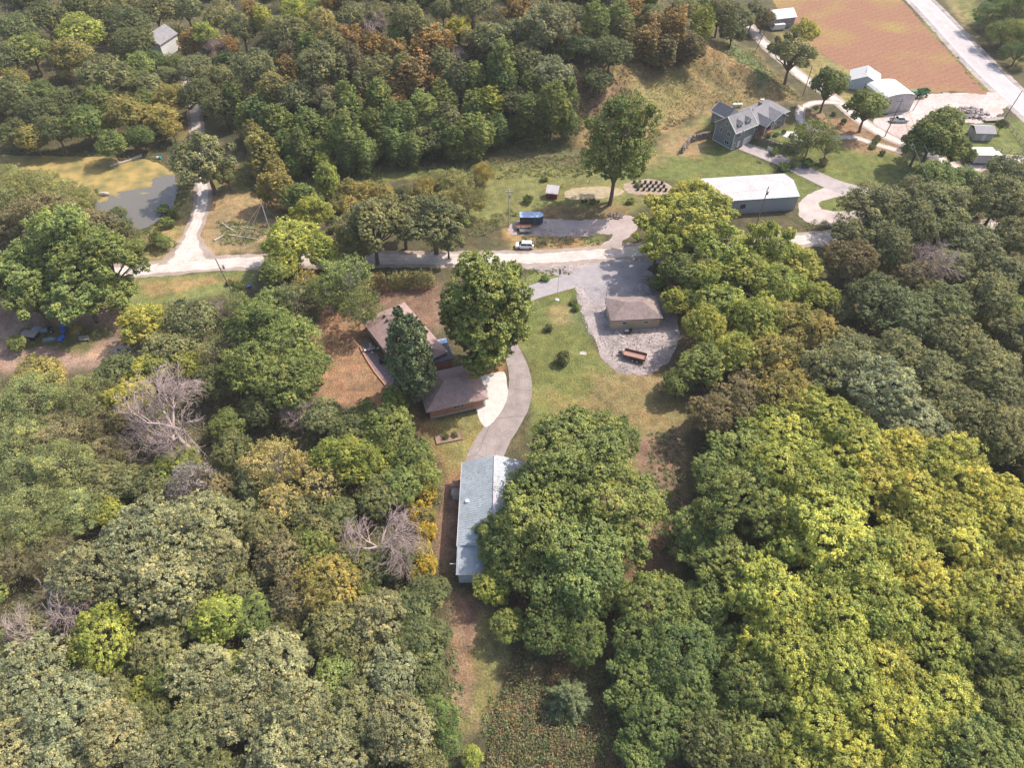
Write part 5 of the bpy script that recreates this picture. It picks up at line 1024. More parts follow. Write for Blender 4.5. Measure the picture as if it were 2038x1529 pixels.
for s_ in (61, 62): proto('sparse', s_, 5.2, 7.2, 5.0, .26, 3.0, bark='bark_pale', trunkl=26, nl=26, lr=.28, ns=34, nlf=14, size=.30, irregular=.34, sparse=.35, subr=.3, rnd=.8)
proto('spruce', 71, 3.2, 7.6, 6.9, .25, 3.0, leaf='needle', nl=56, lr=.34, ns=40, nlf=26, size=.30, asp=.45, irregular=.18, cone=.42, lo=-1, subr=.3, droop=.3)
for s_ in (81, 82): proto('shrub', s_, 1.6, 1.25, 1.15, .06, .5, nl=16, lr=.36, ns=24, nlf=18, size=.2, irregular=.3, lo=-.6, subr=.3)
for s_, kk in ((91, (7, 5, 4, 4, 3)), (92, (6, 5, 5, 4, 3)), (93, (7, 5, 4, 4, 3))):
    m = bare_mesh('bare_limbs', s_, 6, 12, M['bark_bare'], 5, kk); co = np.array([v.co for v in m.vertices]); rr = np.percentile(np.hypot(co[:, 0], co[:, 1]), 90)
    PROTO.setdefault('bare', []).append(dict(crown=None, trunk=m, R=rr, hc=float(np.percentile(co[:, 2], 60))))
# low evergreen with radiating fronds
def fir_mesh():
    rs = np.random.RandomState(5); P = []; Nn = []; VA = []
    for k in range(150):
        a_ = rs.uniform(0, 6.28); h = rs.uniform(.3, 4.6); L_ = 3.6 * (1 - h / 5.3) * rs.uniform(.7, 1.1) + .3; n = int(80 * L_)
        s = rs.rand(n); sp = (rs.rand(n) - .5) * .9 * (1 - s * .6) * np.minimum(1, L_ / 2)
        x = np.cos(a_) * s * L_ - np.sin(a_) * sp; y = np.sin(a_) * s * L_ + np.cos(a_) * sp; z = h + .5 * s * L_ * .35 - (s ** 2) * L_ * .32 - np.abs(sp) * .25
        P.append(np.stack([x, y, z], 1)); Nn.append(unit(np.stack([x * .1, y * .1, np.ones(n)], 1) + rs.normal(size=(n, 3)) * .35)); VA.append(np.clip(.35 + .4 * s + rs.normal(size=n) * .1, 0, 1))
    P = np.concatenate(P); Nn = np.concatenate(Nn); VA = np.concatenate(VA); return npmesh('fir_crown', sprays(P, Nn, .26, .3, VA, rs), 4, M['needle'], VA)
mb = MB(); mb.tube((0, 0, -.2), (0, 0, 4.8), .22, .03, 8)
m = bpy.data.meshes.new('fir_trunk'); m.from_pydata(mb.v, [], mb.f); m.materials.append(M['bark']); PROTO['fir'] = [dict(crown=fir_mesh(), trunk=m, R=3.6, hc=1.8)]

PAL = dict(O=(.240, .252, .110), Od=(.172, .202, .082), Og=(.315, .325, .170), G=(.225, .275, .082), Gd=(.165, .225, .07), Gb=(.265, .32, .10), Y=(.42, .42, .09), Yg=(.345, .385, .085), Yo=(.36, .32, .10),
           Yt=(.44, .39, .15), A=(.38, .27, .10), Ar=(.39, .27, .12), Ob=(.25, .215, .105), W=(.29, .30, .115), L=(.30, .34, .14), Lb=(.27, .25, .13), S=(.13, .175, .09), Or=(.56, .46, .085), D=(.3, .27, .25))
WORDS = dict(O='grey green', Od='dark green', Og='pale grey green', G='mid green', Gd='deep green', Gb='bright green', Y='bright yellow green', Yg='yellow green', Yo='olive yellow', Yt='straw yellow',
             A='orange brown', Ar='rusty orange', Ob='brownish green', W='soft willow green', L='feathery light green', Lb='feathery olive green', S='blue green', Or='golden yellow', D='bare grey')
FORM = dict(open='open crowned tree', brush='brushy young tree', oak='broad oak', round='round crowned tree', walnut='wide spreading tree', tall='tall narrow tree', cotton='tall twin trunked tree', maple='very tall dense tree', feather='soft crowned tree', sparse='thin leafed tree', spruce='narrow evergreen', shrub='bush', bare='leafless tree', fir='low evergreen')
NAME = dict(open='shade_tree', brush='young_tree', oak='oak_tree', round='broadleaf_tree', walnut='walnut_tree', tall='poplar_tree', cotton='cottonwood_tree', maple='maple_tree', feather='locust_tree', sparse='broadleaf_tree', spruce='evergreen_tree', shrub='bush', bare='bare_tree', fir='evergreen_tree')
TREES = []
def T(kind, c, s):
    for it in s.split(';'):
        it = it.strip()
        if not it: continue
        a_ = it.split(','); TREES.append(dict(k=kind, c=a_[3].strip() if len(a_) > 3 else c, x=float(a_[0]), y=float(a_[1]), r=float(a_[2])))
# left foreground wood (photo pixels: crown centre and radius)
T('round', 'Yg', '68,742,52,Yo; 282,636,55,Y; 300,738,44,Y; 372,722,44,Y; 250,790,52,Y; 700,925,62,Yg; 655,915,45,Yg; 205,1275,72,Yg; 290,1368,42,Yg; 455,1150,40,Yg; 440,1232,58,Yg; 500,1225,52,G; 205,1018,34,Yg; 672,1345,52,Gb; 735,1190,34,Gb; 620,1090,62,G; 690,1110,46,G; 470,1330,48; 540,1512,50,Yo; 940,1505,26,Yg')
T('round', 'G', '520,650,62; 575,680,68; 500,735,66; 575,760,66; 545,600,55; 615,720,48; 775,850,52; 822,905,52; 845,950,40; 760,905,48,Yg; 800,960,50; 655,1160,62,Yo; 560,1110,58,Ob; 590,1180,60,Ob; 305,960,45,O; 350,925,48,Yg; 870,1420,42,Gd; 890,1480,38,Gd')
T('oak', 'Og', '275,1080,90; 390,1050,92; 180,1140,86; 330,1165,88; 455,1030,62,O; 430,1110,70; 60,1345,78; 130,1420,84; 30,1470,76; 215,1470,80; 130,1530,80; 400,1330,72; 310,1290,60,O; 370,1215,62,O; 540,1320,82; 470,1410,84; 380,1460,78,O; 600,1420,76; 560,1500,70; 660,1490,76; 760,1230,60; 720,1290,58,O; 780,1340,64; 830,1290,52,Od; 820,1215,50,Od; 845,1350,46,Od; 790,1450,72; 700,1420,70,O; 300,1520,70; 60,1250,50; 20,1400,60; 230,1385,44,O; 480,1180,44,O; 520,1060,50,O; 500,960,48,O; 245,955,46,O; 640,830,46,O; 700,850,52,Od; 740,830,40,Od; 850,1180,46,Od; 870,1260,34,Od; 600,1010,46,O; 560,1260,50,O; 660,1250,60,O; 420,970,52,Ob; 640,1060,44,O; 330,690,62,O; 380,640,55,O; 430,760,44,Od; 780,1110,46,Gd; 730,1130,44,O')
T('sparse', 'Yt', '545,925,60; 520,900,44; 560,1000,52; 640,965,48; 600,930,40; 380,960,54,D')
T('feather', 'L', '70,800,74; 170,800,62; 210,840,56,Lb; 120,860,70,Lb; 40,880,74; 130,935,72; 40,960,74; 60,1040,78; 150,1010,62; 20,1120,56,Lb; 100,1100,50,Lb; 0,820,60; 215,900,46,Lb')
T('bare', 'D', '335,820,105; 270,870,62; 590,830,52; 740,1075,84; 70,1225,96; 380,955,56; 420,620,36; 900,1000,12')
T('tall', 'Yg', '787,800,30,Yg; 728,812,26,Gb; 740,870,30')
T('brush', 'Or', '838,985,30,Or; 830,1020,26,Or; 852,1030,24,Yo; 848,1062,26,Or; 838,1095,26,Yo; 850,1125,24,Or; 832,1140,20,Yo')
# right foreground wood
T('walnut', 'Yg', '1480,890,66,G; 1560,860,72,Yg; 1640,830,76,Yg; 1700,880,70,Yg; 1560,950,80,Yg; 1470,1000,82,G; 1640,960,76,Yg; 1650,1070,100,Yg; 1750,960,66,Y; 1800,900,70,Y; 1880,930,76,Y; 1830,1010,74,Y; 1950,980,76,Y; 2010,1050,76,Y; 1910,1060,78,Y; 1990,1140,80,Y; 1790,1100,84,Y; 1540,1190,84,Yg; 1640,1200,84,Yg; 1740,1200,80,Yg; 1840,1180,76,Y; 1900,1200,72,Yg; 1560,1290,80,Yg; 1660,1320,86,Yg; 1770,1310,78,Y; 1870,1300,72,Yg; 1640,1430,84,Yg; 1500,1360,70,G; 1760,1430,84,Yg; 1870,1410,80,Yg; 1970,1290,70,G; 2000,1400,64,G; 1600,1520,70,Yg; 1700,1520,74,Yg; 1800,1520,70,Yg; 1940,1500,76,G; 2030,1500,70,G; 1440,1120,66,G; 1400,1060,60,G; 1420,940,52,G; 2040,1220,60,Y; 1490,1450,66,G')
T('round', 'G', '1310,1200,84,G; 1350,1290,82,Gd; 1270,1280,66,Gd; 1400,1200,60,G; 1380,1380,72,Gd; 1450,1280,56,Gd; 1400,1480,66,Od; 1490,1530,60,Od; 1250,1190,40,G')
T('oak', 'O', '1480,800,66,Ob; 1560,790,72,Yo; 1420,830,54,Ob; 1510,750,54,Ob; 1660,740,72,O; 1740,770,76,Og; 1820,830,76,Og; 1900,800,74,O; 1700,690,60,O; 1960,720,74,O; 1900,680,60,O; 2010,780,66,O; 1990,860,66,O; 1930,880,50,O; 1860,740,66,O; 1780,700,56,O; 2030,660,56,O; 1790,620,66,Od; 1880,600,66,Od; 1740,590,52,Od; 1960,590,60,O; 2020,620,50,G; 2000,540,52,O; 1750,400,66,O; 1820,440,62,O; 1880,400,58,O; 1700,460,46,O; 1760,490,52,O; 1940,470,52,O; 1990,400,60,O; 2030,470,50,O; 1930,350,40,G; 1860,350,46,G; 2010,340,42,O; 1690,520,50,Ob; 1830,540,46,Ob; 1900,520,46,O')
T('bare', 'D', '1850,510,58; 1690,700,30; 1620,690,34')
T('open', 'Yg', '1350,425,78,Y; 1310,480,58,Yg; 1412,408,56,Y; 1385,385,46,Y; 1440,490,70,Yg; 1350,540,50,G; 1530,480,66,Yg; 1500,540,66,Yg; 1400,560,50,Yg; 1600,520,50,Y; 1630,590,44,Yg')
T('round', 'Yg', '1540,570,50,Yg; 1440,600,58,Yg; 1400,650,54,Y; 1500,640,58,Yg; 1570,640,54,Yo; 1630,660,44,Yo; 1400,720,54,G; 1460,700,52,Yg; 1540,710,56,Yo; 1350,760,36,G; 1310,560,20,Gd; 1380,600,30,Gd; 1345,470,40,Gd')
T('round', 'Y', '1845,435,26,Gb; 1955,402,26,Yg; 1950,640,26,Y; 1890,870,20,Y')
# middle of the picture
T('maple', 'G', '965,590,112,G')
T('spruce', 'S', '818,705,62')
T('walnut', 'G', '1145,880,104,G; 1110,960,90,G; 1215,890,60,G; 1225,1000,86,G; 1072,1040,88,G; 1035,965,42,G; 1010,1080,58,G; 1145,1110,94,G; 1225,1085,60,G; 1030,1120,58,G; 1090,1180,64,Gd; 1165,1185,52,Gd; 1262,1350,60,Gd; 1310,1440,60,Gd; 1270,1500,50,Gd')
T('round', 'Yg', '985,1165,40,Yg; 1010,1240,42,G; 1080,1260,54,Gd; 1160,1270,56,Gd')
T('fir', 'S', '1130,1390,66')
T('open', 'O', '738,450,78,O; 800,432,64,O; 862,430,76,O; 680,450,44,O; 715,500,40,O; 890,480,36,O')
T('round', 'Yg', '580,470,62,Yg; 560,520,44,Yg; 620,430,44,Yg; 640,500,40,Yg; 550,540,36,G')
T('sparse', 'G', '690,545,58,G; 650,580,46,G; 720,610,46,G; 700,490,34,Yg; 580,600,44,O; 470,600,34,G; 610,560,34,Yo; 470,690,44,O; 420,700,44,O')
T('open', 'G', '130,490,92,G; 55,520,84,G; 195,530,84,G; 150,570,80,G; 225,580,52,G; 60,590,60,G; 0,560,56,G'); T('oak', 'G', '100,540,60,G')
T('oak', 'Ob', '90,440,66,Ob; 170,440,50,Ob; 20,440,56,Ob; 30,680,20,G')
T('feather', 'W', '50,374,60; 120,384,52; 168,392,30; 20,405,56; 100,415,50; 10,362,50; 150,418,34; 75,355,38')
T('feather', 'W', '905,360,44,W; 930,400,40,W; 870,355,36,W; 960,345,26,Yo; 890,400,34,Yo; 905,440,30,G; 850,370,30,Yo')
T('cotton', 'G', '1228,292,92,G')
T('open', 'O', '402,312,70,O; 450,350,26,Od')
T('tall', 'Yg', '515,300,36,Yo; 545,330,28,Yo; 500,265,24,Yo; 650,345,34,Yg; 640,320,24,Yg; 690,370,28,Yo; 485,235,26,Gb; 560,370,30,Yo; 600,385,30,G; 530,375,26,Yo; 1580,395,1')
T('round', 'Yo', '720,375,30,Yo; 760,385,26,Yo; 620,395,30,G; 690,400,28,Yo; 580,400,28,G; 800,380,22,Od; 840,385,24,Yo; 245,445,22,Od; 235,420,20,Od; 310,470,18,G; 270,485,20,G; 325,480,16,G')
T('open', 'O', '1580,105,52,O; 1650,172,44,G; 1730,212,44,G; 1865,262,60,G; 1905,290,44,G; 1835,280,46,G; 1880,240,44,G')
T('sparse', 'G', '1620,262,42,G; 1650,285,30,G; 1590,285,26,G'); T('round', 'Y', '1603,55,32,Y; 1475,35,30,O; 1500,20,32,O; 1520,35,24,Ob; 1995,248,13,Od')
# wooded hill
T('oak', 'O', '27,52,42,Od; 86,27,46,Od; 205,150,50,O; 250,45,50,Od; 210,12,40; 305,20,42; 262,80,42,Od; 370,15,40; 440,28,40; 570,62,40; 500,138,52; 640,130,52; 745,132,48; 590,185,42,O; 640,180,40,Ob; 805,30,44; 852,58,38; 980,60,46; 1085,48,60,Og; 940,12,36; 1030,60,36; 1215,95,46,Od; 1290,28,32,Od; 1362,15,34; 1432,30,36; 1045,112,40; 1095,150,44,Og; 1030,192,44,Od; 858,268,42,Od; 850,238,36,Od; 75,222,44,Od; 15,190,46,Od; 395,190,38,Od; 440,215,38,Od; 385,135,42,O; 440,165,40,O; 540,100,36,O; 700,30,34,O; 750,20,32,O; 880,20,30,O; 1130,20,36,O; 1155,80,34,Od; 1190,150,34,Od; 130,190,40,Od; 110,260,40,Od; 30,260,40,Od; 20,120,40,O; 160,10,40,Od; 1460,60,30,Od; 1455,20,30,Od; 480,60,36,O')
T('tall', 'G', '560,250,40,G; 620,245,36; 690,266,44; 725,300,30; 970,205,36,Yg; 885,185,30; 840,225,36; 815,242,36; 945,255,38; 755,195,32; 690,190,30; 748,248,32; 645,248,32; 1098,212,40; 945,145,34; 1000,130,38; 1185,35,34; 1232,28,32; 1397,47,26,Yg; 522,30,28,Y; 890,240,34,O; 870,265,30,Gd; 910,275,30,Gd; 1000,180,34,Gd; 1055,235,34,Gd; 600,290,36,Gd; 560,290,32,Gd; 520,210,34,Gd; 540,165,34,O; 470,190,30,Gd; 780,250,34,Gd; 790,290,28,Gd; 660,225,32,O; 820,285,30,G; 720,160,30,O; 700,225,34,G; 760,270,30,G; 1010,160,30,G; 1130,180,28,G; 940,220,30,G; 985,250,30,Gd; 1130,240,26,G; 1060,165,30,G; 640,295,28,G; 690,310,26,Gd; 580,330,22,Gd; 880,120,32,O; 910,160,30,O; 800,130,30,O; 1240,60,30,O; 610,110,30,Gd; 660,80,30,O; 700,120,30,Ob')
T('brush', 'A', '825,148,46,Ar; 850,92,42,A; 790,100,32,A; 700,85,36,A; 1030,22,32,A; 1335,65,44,A; 1285,80,36,A; 1255,22,30,A; 1300,50,30,Ar; 725,220,30,A; 575,130,30,A; 545,185,38,Yo; 870,165,30,A; 1370,90,36,Ob; 1320,100,34,Ob; 1120,60,30,A; 660,160,28,Ar; 740,95,30,A; 780,170,30,A; 650,205,26,A; 790,205,28,A; 1345,25,28,A; 990,110,26,Ob; 880,75,30,A')
T('round', 'Yg', '303,112,28,Gd; 345,118,24,G; 322,122,18,O; 318,70,18,Gd; 158,62,45,Yg; 130,137,24,Yt; 60,100,42,G; 140,110,40,Yo; 405,68,30,Yg; 640,45,32,Yt; 645,75,28,Yo; 912,45,28,Y; 932,72,22,Yt; 275,130,32,G; 335,185,34,Yo; 290,195,30,G; 250,225,44,Yo; 165,246,42,Gd; 200,240,36,Gd; 320,230,34,Yo; 345,200,34,Yo; 1282,50,24,Yt; 60,270,36,Yo; 220,280,36,Gd; 200,200,34,G; 590,25,32,Yg; 625,20,26,G; 30,160,30,Yo; 340,255,26,Yo')
T('bare', 'D', '740,42,34; 937,205,22; 425,95,28; 20,115,24; 905,100,22; 1010,75,16')
T('feather', 'G', '1975,25,34,Gd; 2005,60,38,G; 2030,20,36,Gd; 2030,100,34,Gd; 1990,5,36,Gd; 2025,60,30,Yg')
# bushes
T('shrub', 'Gd', '1120,712,17,Od; 1093,651,10,Od; 1084,353,9,G; 1051,395,11,Gd; 888,868,8,G; 905,864,8,O; 1742,281,8,Gd; 1737,290,7,Gd; 1757,303,7,Gd; 1748,272,8,Ob; 1625,213,5,Gd; 1660,225,6,Gd; 1680,240,7,Gd; 1576,268,6,G; 1560,262,6,Gd; 1545,266,6,Gd; 1530,268,6,Gd; 1515,266,6,Gd; 1085,552,9,Gd; 1142,600,8,Gd; 1146,612,8,Gd; 1690,405,6,Gd; 1255,398,9,G; 455,560,9,G; 470,560,8,Yo; 472,568,12,Gd; 770,830,14,Gd; 790,860,12,Gd; 1600,250,8,G; 1180,400,7,G; 1270,365,8,G; 1560,330,14,Gd; 1580,325,12,Gd; 1607,322,12,Gd; 1540,300,10,Gd; 1640,320,11,Ob; 330,440,16,G; 325,415,14,G; 345,425,12,Gd; 150,655,14,Yo; 1640,580,12,Gd')
TREES = [t_ for t_ in TREES if t_['r'] > 2]

def solve(tr):
    P_ = PROTO[tr['k']]; pr = P_[tr.get('v', 0) % len(P_)]; hc = pr['hc']
    for _ in range(5):
        q_ = G(tr['x'], tr['y'], hc); dep = q_.y * CP - (q_.z + hc - CAMH) * SP; s_ = tr['r'] * dep / FPX / pr['R']; hc = pr['hc'] * s_
    return q_, s_, pr
rt = random.Random(3)
for t_ in TREES:
    if t_['k'] == 'walnut': t_['r'] *= 1.13
for i, t_ in enumerate(TREES): t_['v'] = rt.randrange(6)
# fill the gaps in the woods with further trees
placed = np.array([(t_['x'], t_['y'], t_['r']) for t_ in TREES])
WOODS = [([(0, 760), (180, 760), (230, 700), (440, 640), (620, 820), (740, 850), (860, 900), (868, 1050), (862, 1200), (880, 1430), (860, 1620), (-110, 1620), (-110, 760)], 50, ['O', 'Og', 'G', 'Od'], 'oak'),
         ([(1420, 820), (1680, 700), (2130, 560), (2130, 1620), (1380, 1620), (1400, 1150), (1370, 1000)], 56, ['G', 'Yg', 'O'], 'round'),
         ([(1660, 420), (1800, 360), (2130, 350), (2130, 600), (1660, 700)], 42, ['O', 'Od'], 'oak'),
         ([(0, -40), (1440, -40), (1400, 90), (1260, 105), (1180, 130), (1130, 250), (960, 275), (800, 300), (700, 320), (560, 340), (440, 240), (420, 100), (370, 90), (300, 60), (200, 120), (0, 80)], 30, ['O', 'Od', 'G', 'Gd', 'Ob', 'A', 'G', 'Ob'], 'brush'),
         ([(-60, 0), (-60, 290), (0, 190), (100, 160), (330, 120), (350, 200), (340, 270), (0, 290)], 34, ['O', 'Od', 'G', 'Gd'], 'oak'),
         ([(1330, 440), (1640, 500), (1660, 700), (1380, 760), (1350, 640)], 40, ['Yg', 'G'], 'round')]
nfill = 0
for poly, rad, cs, kk in WOODS:
    rad = rad * (.8 if kk == 'brush' else 1); xs = [q_[0] for q_ in poly]; ys = [q_[1] for q_ in poly]
    for _ in range(900):
        x, y = rt.uniform(min(xs), max(xs)), rt.uniform(min(ys), max(ys))
        if sdist(poly, np.array([x]), np.array([y]))[0] < 2: continue
        if ((placed[:, 0] - x) ** 2 + (placed[:, 1] - y) ** 2 < (placed[:, 2] * .78 + rad * .22) ** 2).any(): continue
        TREES.append(dict(k=kk, c=rt.choice(cs), x=x, y=y, r=rad * rt.uniform(.75, 1.05), v=rt.randrange(6))); placed = np.vstack([placed, (x, y, rad * .9)]); nfill += 1
print('TREES', len(TREES), 'filled', nfill)

# labels: look, then the nearest landmark and the side of it
LAND = [(1257, 625, 'the tan garage'), (1262, 708, 'the rusty trailer'), (905, 775, 'the brick garage wing'), (800, 640, 'the long brick house roof'), (950, 1020, 'the long metal shed'), (1044, 490, 'the white SUV'), (1057, 430, 'the dark cargo trailer'),
        (1098, 380, 'the red coop'), (1520, 395, 'the big farm barn'), (1460, 250, 'the grey house'), (270, 400, 'the pond'), (390, 470, 'the left lane'), (480, 470, 'the log pile'), (450, 540, 'the leaning utility pole'), (80, 670, 'the left yard trailers'),
        (330, 810, 'the big bare tree'), (740, 1075, 'the bare tree by the shed path'), (70, 1220, 'the left edge bare tree'), (320, 90, 'the hidden farmhouse'), (1056, 285, 'the timber swing frame'), (1768, 200, 'the round roofed farm shed'), (1548, 50, 'the topmost grey house'),
        (1955, 320, 'the white box trailer'), (1700, 80, 'the crop field'), (1950, 120, 'the highway'), (1130, 1385, 'the low evergreen'), (1690, 405, 'the gravel turning circle'), (600, 60, 'the hilltop left of centre'), (850, 120, 'the orange hillside trees'), (1090, 60, 'the hilltop oaks'),
        (1330, 60, 'the orange hilltop trees'), (1230, 300, 'the twin trunked tree'), (1850, 510, 'the right wood bare branches'), (1650, 960, 'the yellow green wood middle'), (1900, 1050, 'the yellow green wood edge'), (1650, 1400, 'the yellow green wood bottom'),
        (1950, 1480, 'the bottom right corner'), (1850, 760, 'the grey green wood'), (280, 1080, 'the wide pale left tree'), (545, 930, 'the straw yellow trees'), (130, 1450, 'the bottom left corner'), (600, 1450, 'the bottom of the left wood'), (620, 1150, 'the middle of the left wood'),
        (850, 1300, 'the mown path'), (130, 900, 'the feathery left trees'), (120, 500, 'the big yard tree at left'), (800, 540, 'the clipped hedge'), (640, 260, 'the foot of the wooded hill'), (1460, 620, 'the garage side grove'), (150, 230, 'the bank above the pond'), (60, 40, 'the top left corner')]
def side(dx, dy):
    if abs(dx) > 2 * abs(dy): return 'right of' if dx > 0 else 'left of'
    if abs(dy) > 2 * abs(dx): return 'below' if dy > 0 else 'above'
    return ('lower ' if dy > 0 else 'upper ') + ('right of' if dx > 0 else 'left of')
def make_label(t_):
    L_ = sorted(LAND, key=lambda l: (l[0] - t_['x']) ** 2 + (l[1] - t_['y']) ** 2)
    l = L_[0]; d = math.hypot(l[0] - t_['x'], l[1] - t_['y']); sz = ''
    where = ('at ' if d < 22 else side(t_['x'] - l[0], t_['y'] - l[1]) + ' ') + l[2]
    return '%s %s %s' % (WORDS[t_['c']] if not (t_['k'] == 'bare') else 'grey', FORM[t_['k']], where)
labs = {}
for t_ in TREES: labs.setdefault(make_label(t_), []).append(t_)
ORD = {2: ['nearer', 'farther'], 3: ['nearest', 'middle', 'farthest']}
NUM = ['first', 'second', 'third', 'fourth', 'fifth', 'sixth', 'seventh', 'eighth', 'ninth']
for lab, ts in labs.items():
    ts.sort(key=lambda t_: -t_['y'])
    for i, t_ in enumerate(ts): t_['lab'] = lab if len(ts) == 1 else ('%s %s' % (ORD[len(ts)][i], lab) if len(ts) in ORD else '%s nearest %s' % (NUM[i], lab))
GRP = dict(shrub='bushes on the lawns and banks', bare='leafless trees')
done = {}
jr = random.Random(9)
for t_ in TREES:
    q_, s_, pr = solve(t_); k = t_['k']; key = id(pr['trunk'])
    c = PAL[t_['c']]; b_ = jr.uniform(.86, 1.16); h = jr.uniform(-.06, .06); c = (c[0] * b_ * (1 + h), c[1] * b_, c[2] * b_ * (1 - h), 1)
    if key not in done:
        r = empty(NAME[k], (0, 0, 0)); t2 = bpy.data.objects.new('trunk', pr['trunk']); col.objects.link(t2); t2.parent = r
        if pr['crown']: cr_ = bpy.data.objects.new('crown', pr['crown']); col.objects.link(cr_); cr_.parent = r
        done[key] = r; first = r
    else:
        r = done[key].copy(); col.objects.link(r)
        for ch in done[key].children: cc = ch.copy(); col.objects.link(cc); cc.parent = r
    for ch in r.children:
        if ch.name.startswith('crown'): ch.color = c
    if k == 'bare':
        pass
    z = gz(q_.x, q_.y); r.location = (q_.x, q_.y, z - .1); tl = .07 if k not in ('spruce', 'shrub') else .02; r.rotation_euler = (jr.uniform(-tl, tl), jr.uniform(-tl, tl), jr.uniform(0, 6.28)); r.scale = (s_ * jr.uniform(.86, 1.14), s_ * jr.uniform(.86, 1.14), s_ * jr.uniform(.84, 1.14))
    tag(r, t_['lab'], 'bush' if k == 'shrub' else 'tree', GRP.get(k, ('trees of the wooded hill' if t_['y'] < 340 and t_['x'] < 1450 else 'trees of the left wood' if t_['x'] < 900 and t_['y'] > 600 else 'trees of the right wood' if t_['x'] > 1250 and t_['y'] > 340 else 'trees round the houses and yards')))

from collections import Counter
print('KINDS', Counter(o.name.split('.')[0] for o in col.objects if o.parent is None and o.get('category') == 'tree'))

# ---------------------------------------------------------------- ground cover nobody could count, and the hedge
def cover(name, polys, n, h, size, asp, c, label=None, spread=.7, per=26, seed=1, upright=.4, wide=1.0, avoid=(), hvar=.6):
    rs = np.random.RandomState(seed); P = []; Nn = []; VA = []; W = [[tuple(G(*q_))[:2] for q_ in p_] for p_ in polys]; areas = []
    for w_ in W: a_ = np.array(w_); areas.append(abs(np.dot(a_[:, 0], np.roll(a_[:, 1], 1)) - np.dot(a_[:, 1], np.roll(a_[:, 0], 1))) / 2)
    for w_, ar in zip(W, areas):
        a_ = np.array(w_); k = int(n * ar / sum(areas)) + 1; x = rs.uniform(a_[:, 0].min(), a_[:, 0].max(), k * 4); y = rs.uniform(a_[:, 1].min(), a_[:, 1].max(), k * 4)
        ok = (sdist(w_, x, y) + (fbm(x, y, 5, 31) - .5) * 3 > 0) & (fbm(x, y, 9, 44) > .5 - spread * .5)
        x = x[ok][:k]; y = y[ok][:k]; z = hgt(x, y); hh = h * rs.uniform(1 - hvar, 1 + hvar, len(x))
        for xx, yy, zz, h1 in zip(x, y, z, hh):
            u = unit(rs.normal(size=(per, 3))); u[:, 2] = np.abs(u[:, 2]); r = rs.uniform(.3, 1, (per, 1))
            P.append(np.array([xx, yy, zz]) + u * r * np.array([h1 * wide, h1 * wide, h1])); Nn.append(unit(u + np.array([0, 0, upright]) + rs.normal(size=(per, 3)) * .6)); VA.append(.5 + rs.normal() * .14 + rs.normal(size=per) * .15)
    P = np.concatenate(P); Nn = np.concatenate(Nn); VA = np.clip(np.concatenate(VA), 0, 1)
    m = npmesh(name, sprays(P, Nn, size, asp, VA, rs), 4, M['leaf'], VA); o = bpy.data.objects.new(name, m); col.objects.link(o); o.color = (*c, 1); tag(o, label, None, None, 'stuff'); return o
UW = [w_[0] for w_ in WOODS]
cover('undergrowth', UW[:3] + UW[5:], 7000, 1.4, .32, .6, (.19, .215, .09), seed=3, spread=.95, wide=1.1)
cover('hill_undergrowth', UW[3:5], 5200, 1.5, .4, .6, (.20, .20, .085), seed=4, spread=.95, wide=1.1)
cover('tall_weeds', [[(800, 335), (950, 318), (1100, 312), (1180, 305), (1230, 320), (1235, 345), (1150, 348), (1060, 352), (950, 356), (830, 350)], [(480, 320), (560, 350), (640, 330), (760, 335), (760, 372), (640, 380), (540, 390), (470, 370)],
                     [(270, 500), (300, 478), (345, 478), (352, 505)], [(1600, 440), (1640, 436), (1655, 455), (1600, 458)], [(1015, 436), (1040, 425), (1010, 418), (940, 442), (930, 470), (1000, 452)]], 1700, .75, .3, .4, (.23, .26, .10), seed=6, wide=.9)
cover('bank_weeds', [[(355, 345), (372, 350), (372, 400), (345, 440), (300, 470), (262, 478), (258, 462), (300, 452), (335, 428), (352, 395)], [(0, 298), (120, 300), (290, 306), (360, 330), (370, 350), (352, 350), (330, 330), (280, 312), (120, 306), (0, 306)],
                     [(170, 400), (200, 435), (240, 450), (240, 480), (200, 450), (150, 410)], [(432, 445), (520, 440), (535, 465), (505, 485), (440, 488)]], 900, .55, .26, .4, (.20, .24, .08), seed=7)
cover('green_weeds', [[(1040, 1300), (1200, 1290), (1330, 1400), (1320, 1540), (960, 1540), (985, 1440), (1010, 1360)]], 900, .9, .3, .5, (.15, .19, .08), seed=18, spread=.5)
cover('dry_weeds', [[(1040, 1290), (1210, 1280), (1330, 1400), (1320, 1540), (960, 1540), (985, 1440), (1010, 1350)]], 3400, .65, .34, .3, (.27, .205, .12), seed=8, upright=.2, per=22, spread=1)
cover('path_weeds', [[(960, 1400), (1010, 1370), (1040, 1420), (1030, 1540), (960, 1540)], [(862, 1250), (882, 1200), (895, 1300), (925, 1440), (905, 1540), (880, 1540), (870, 1400)], [(640, 590), (735, 580), (730, 600), (660, 620)], [(1290, 860), (1350, 850), (1360, 1100), (1300, 1110)]], 700, .4, .24, .5, (.17, .23, .09), seed=9)
cover('hillside_grass', [[(1160, 285), (1150, 150), (1250, 115), (1400, 95), (1500, 105), (1590, 195), (1480, 205), (1390, 220), (1300, 270)]], 3200, .32, .3, .25, (.28, .23, .11), seed=10, per=12, upright=.2)
cover('hillside_scrub', [[(1150, 280), (1150, 180), (1200, 130), (1260, 130), (1240, 200), (1270, 260), (1200, 300)], [(1210, 105), (1300, 110), (1270, 140)], [(1000, 285), (1140, 270), (1150, 300), (1020, 305)], [(1300, 250), (1400, 215), (1410, 222), (1300, 275)]], 420, .7, .34, .5, (.22, .20, .09), seed=11, spread=.5)
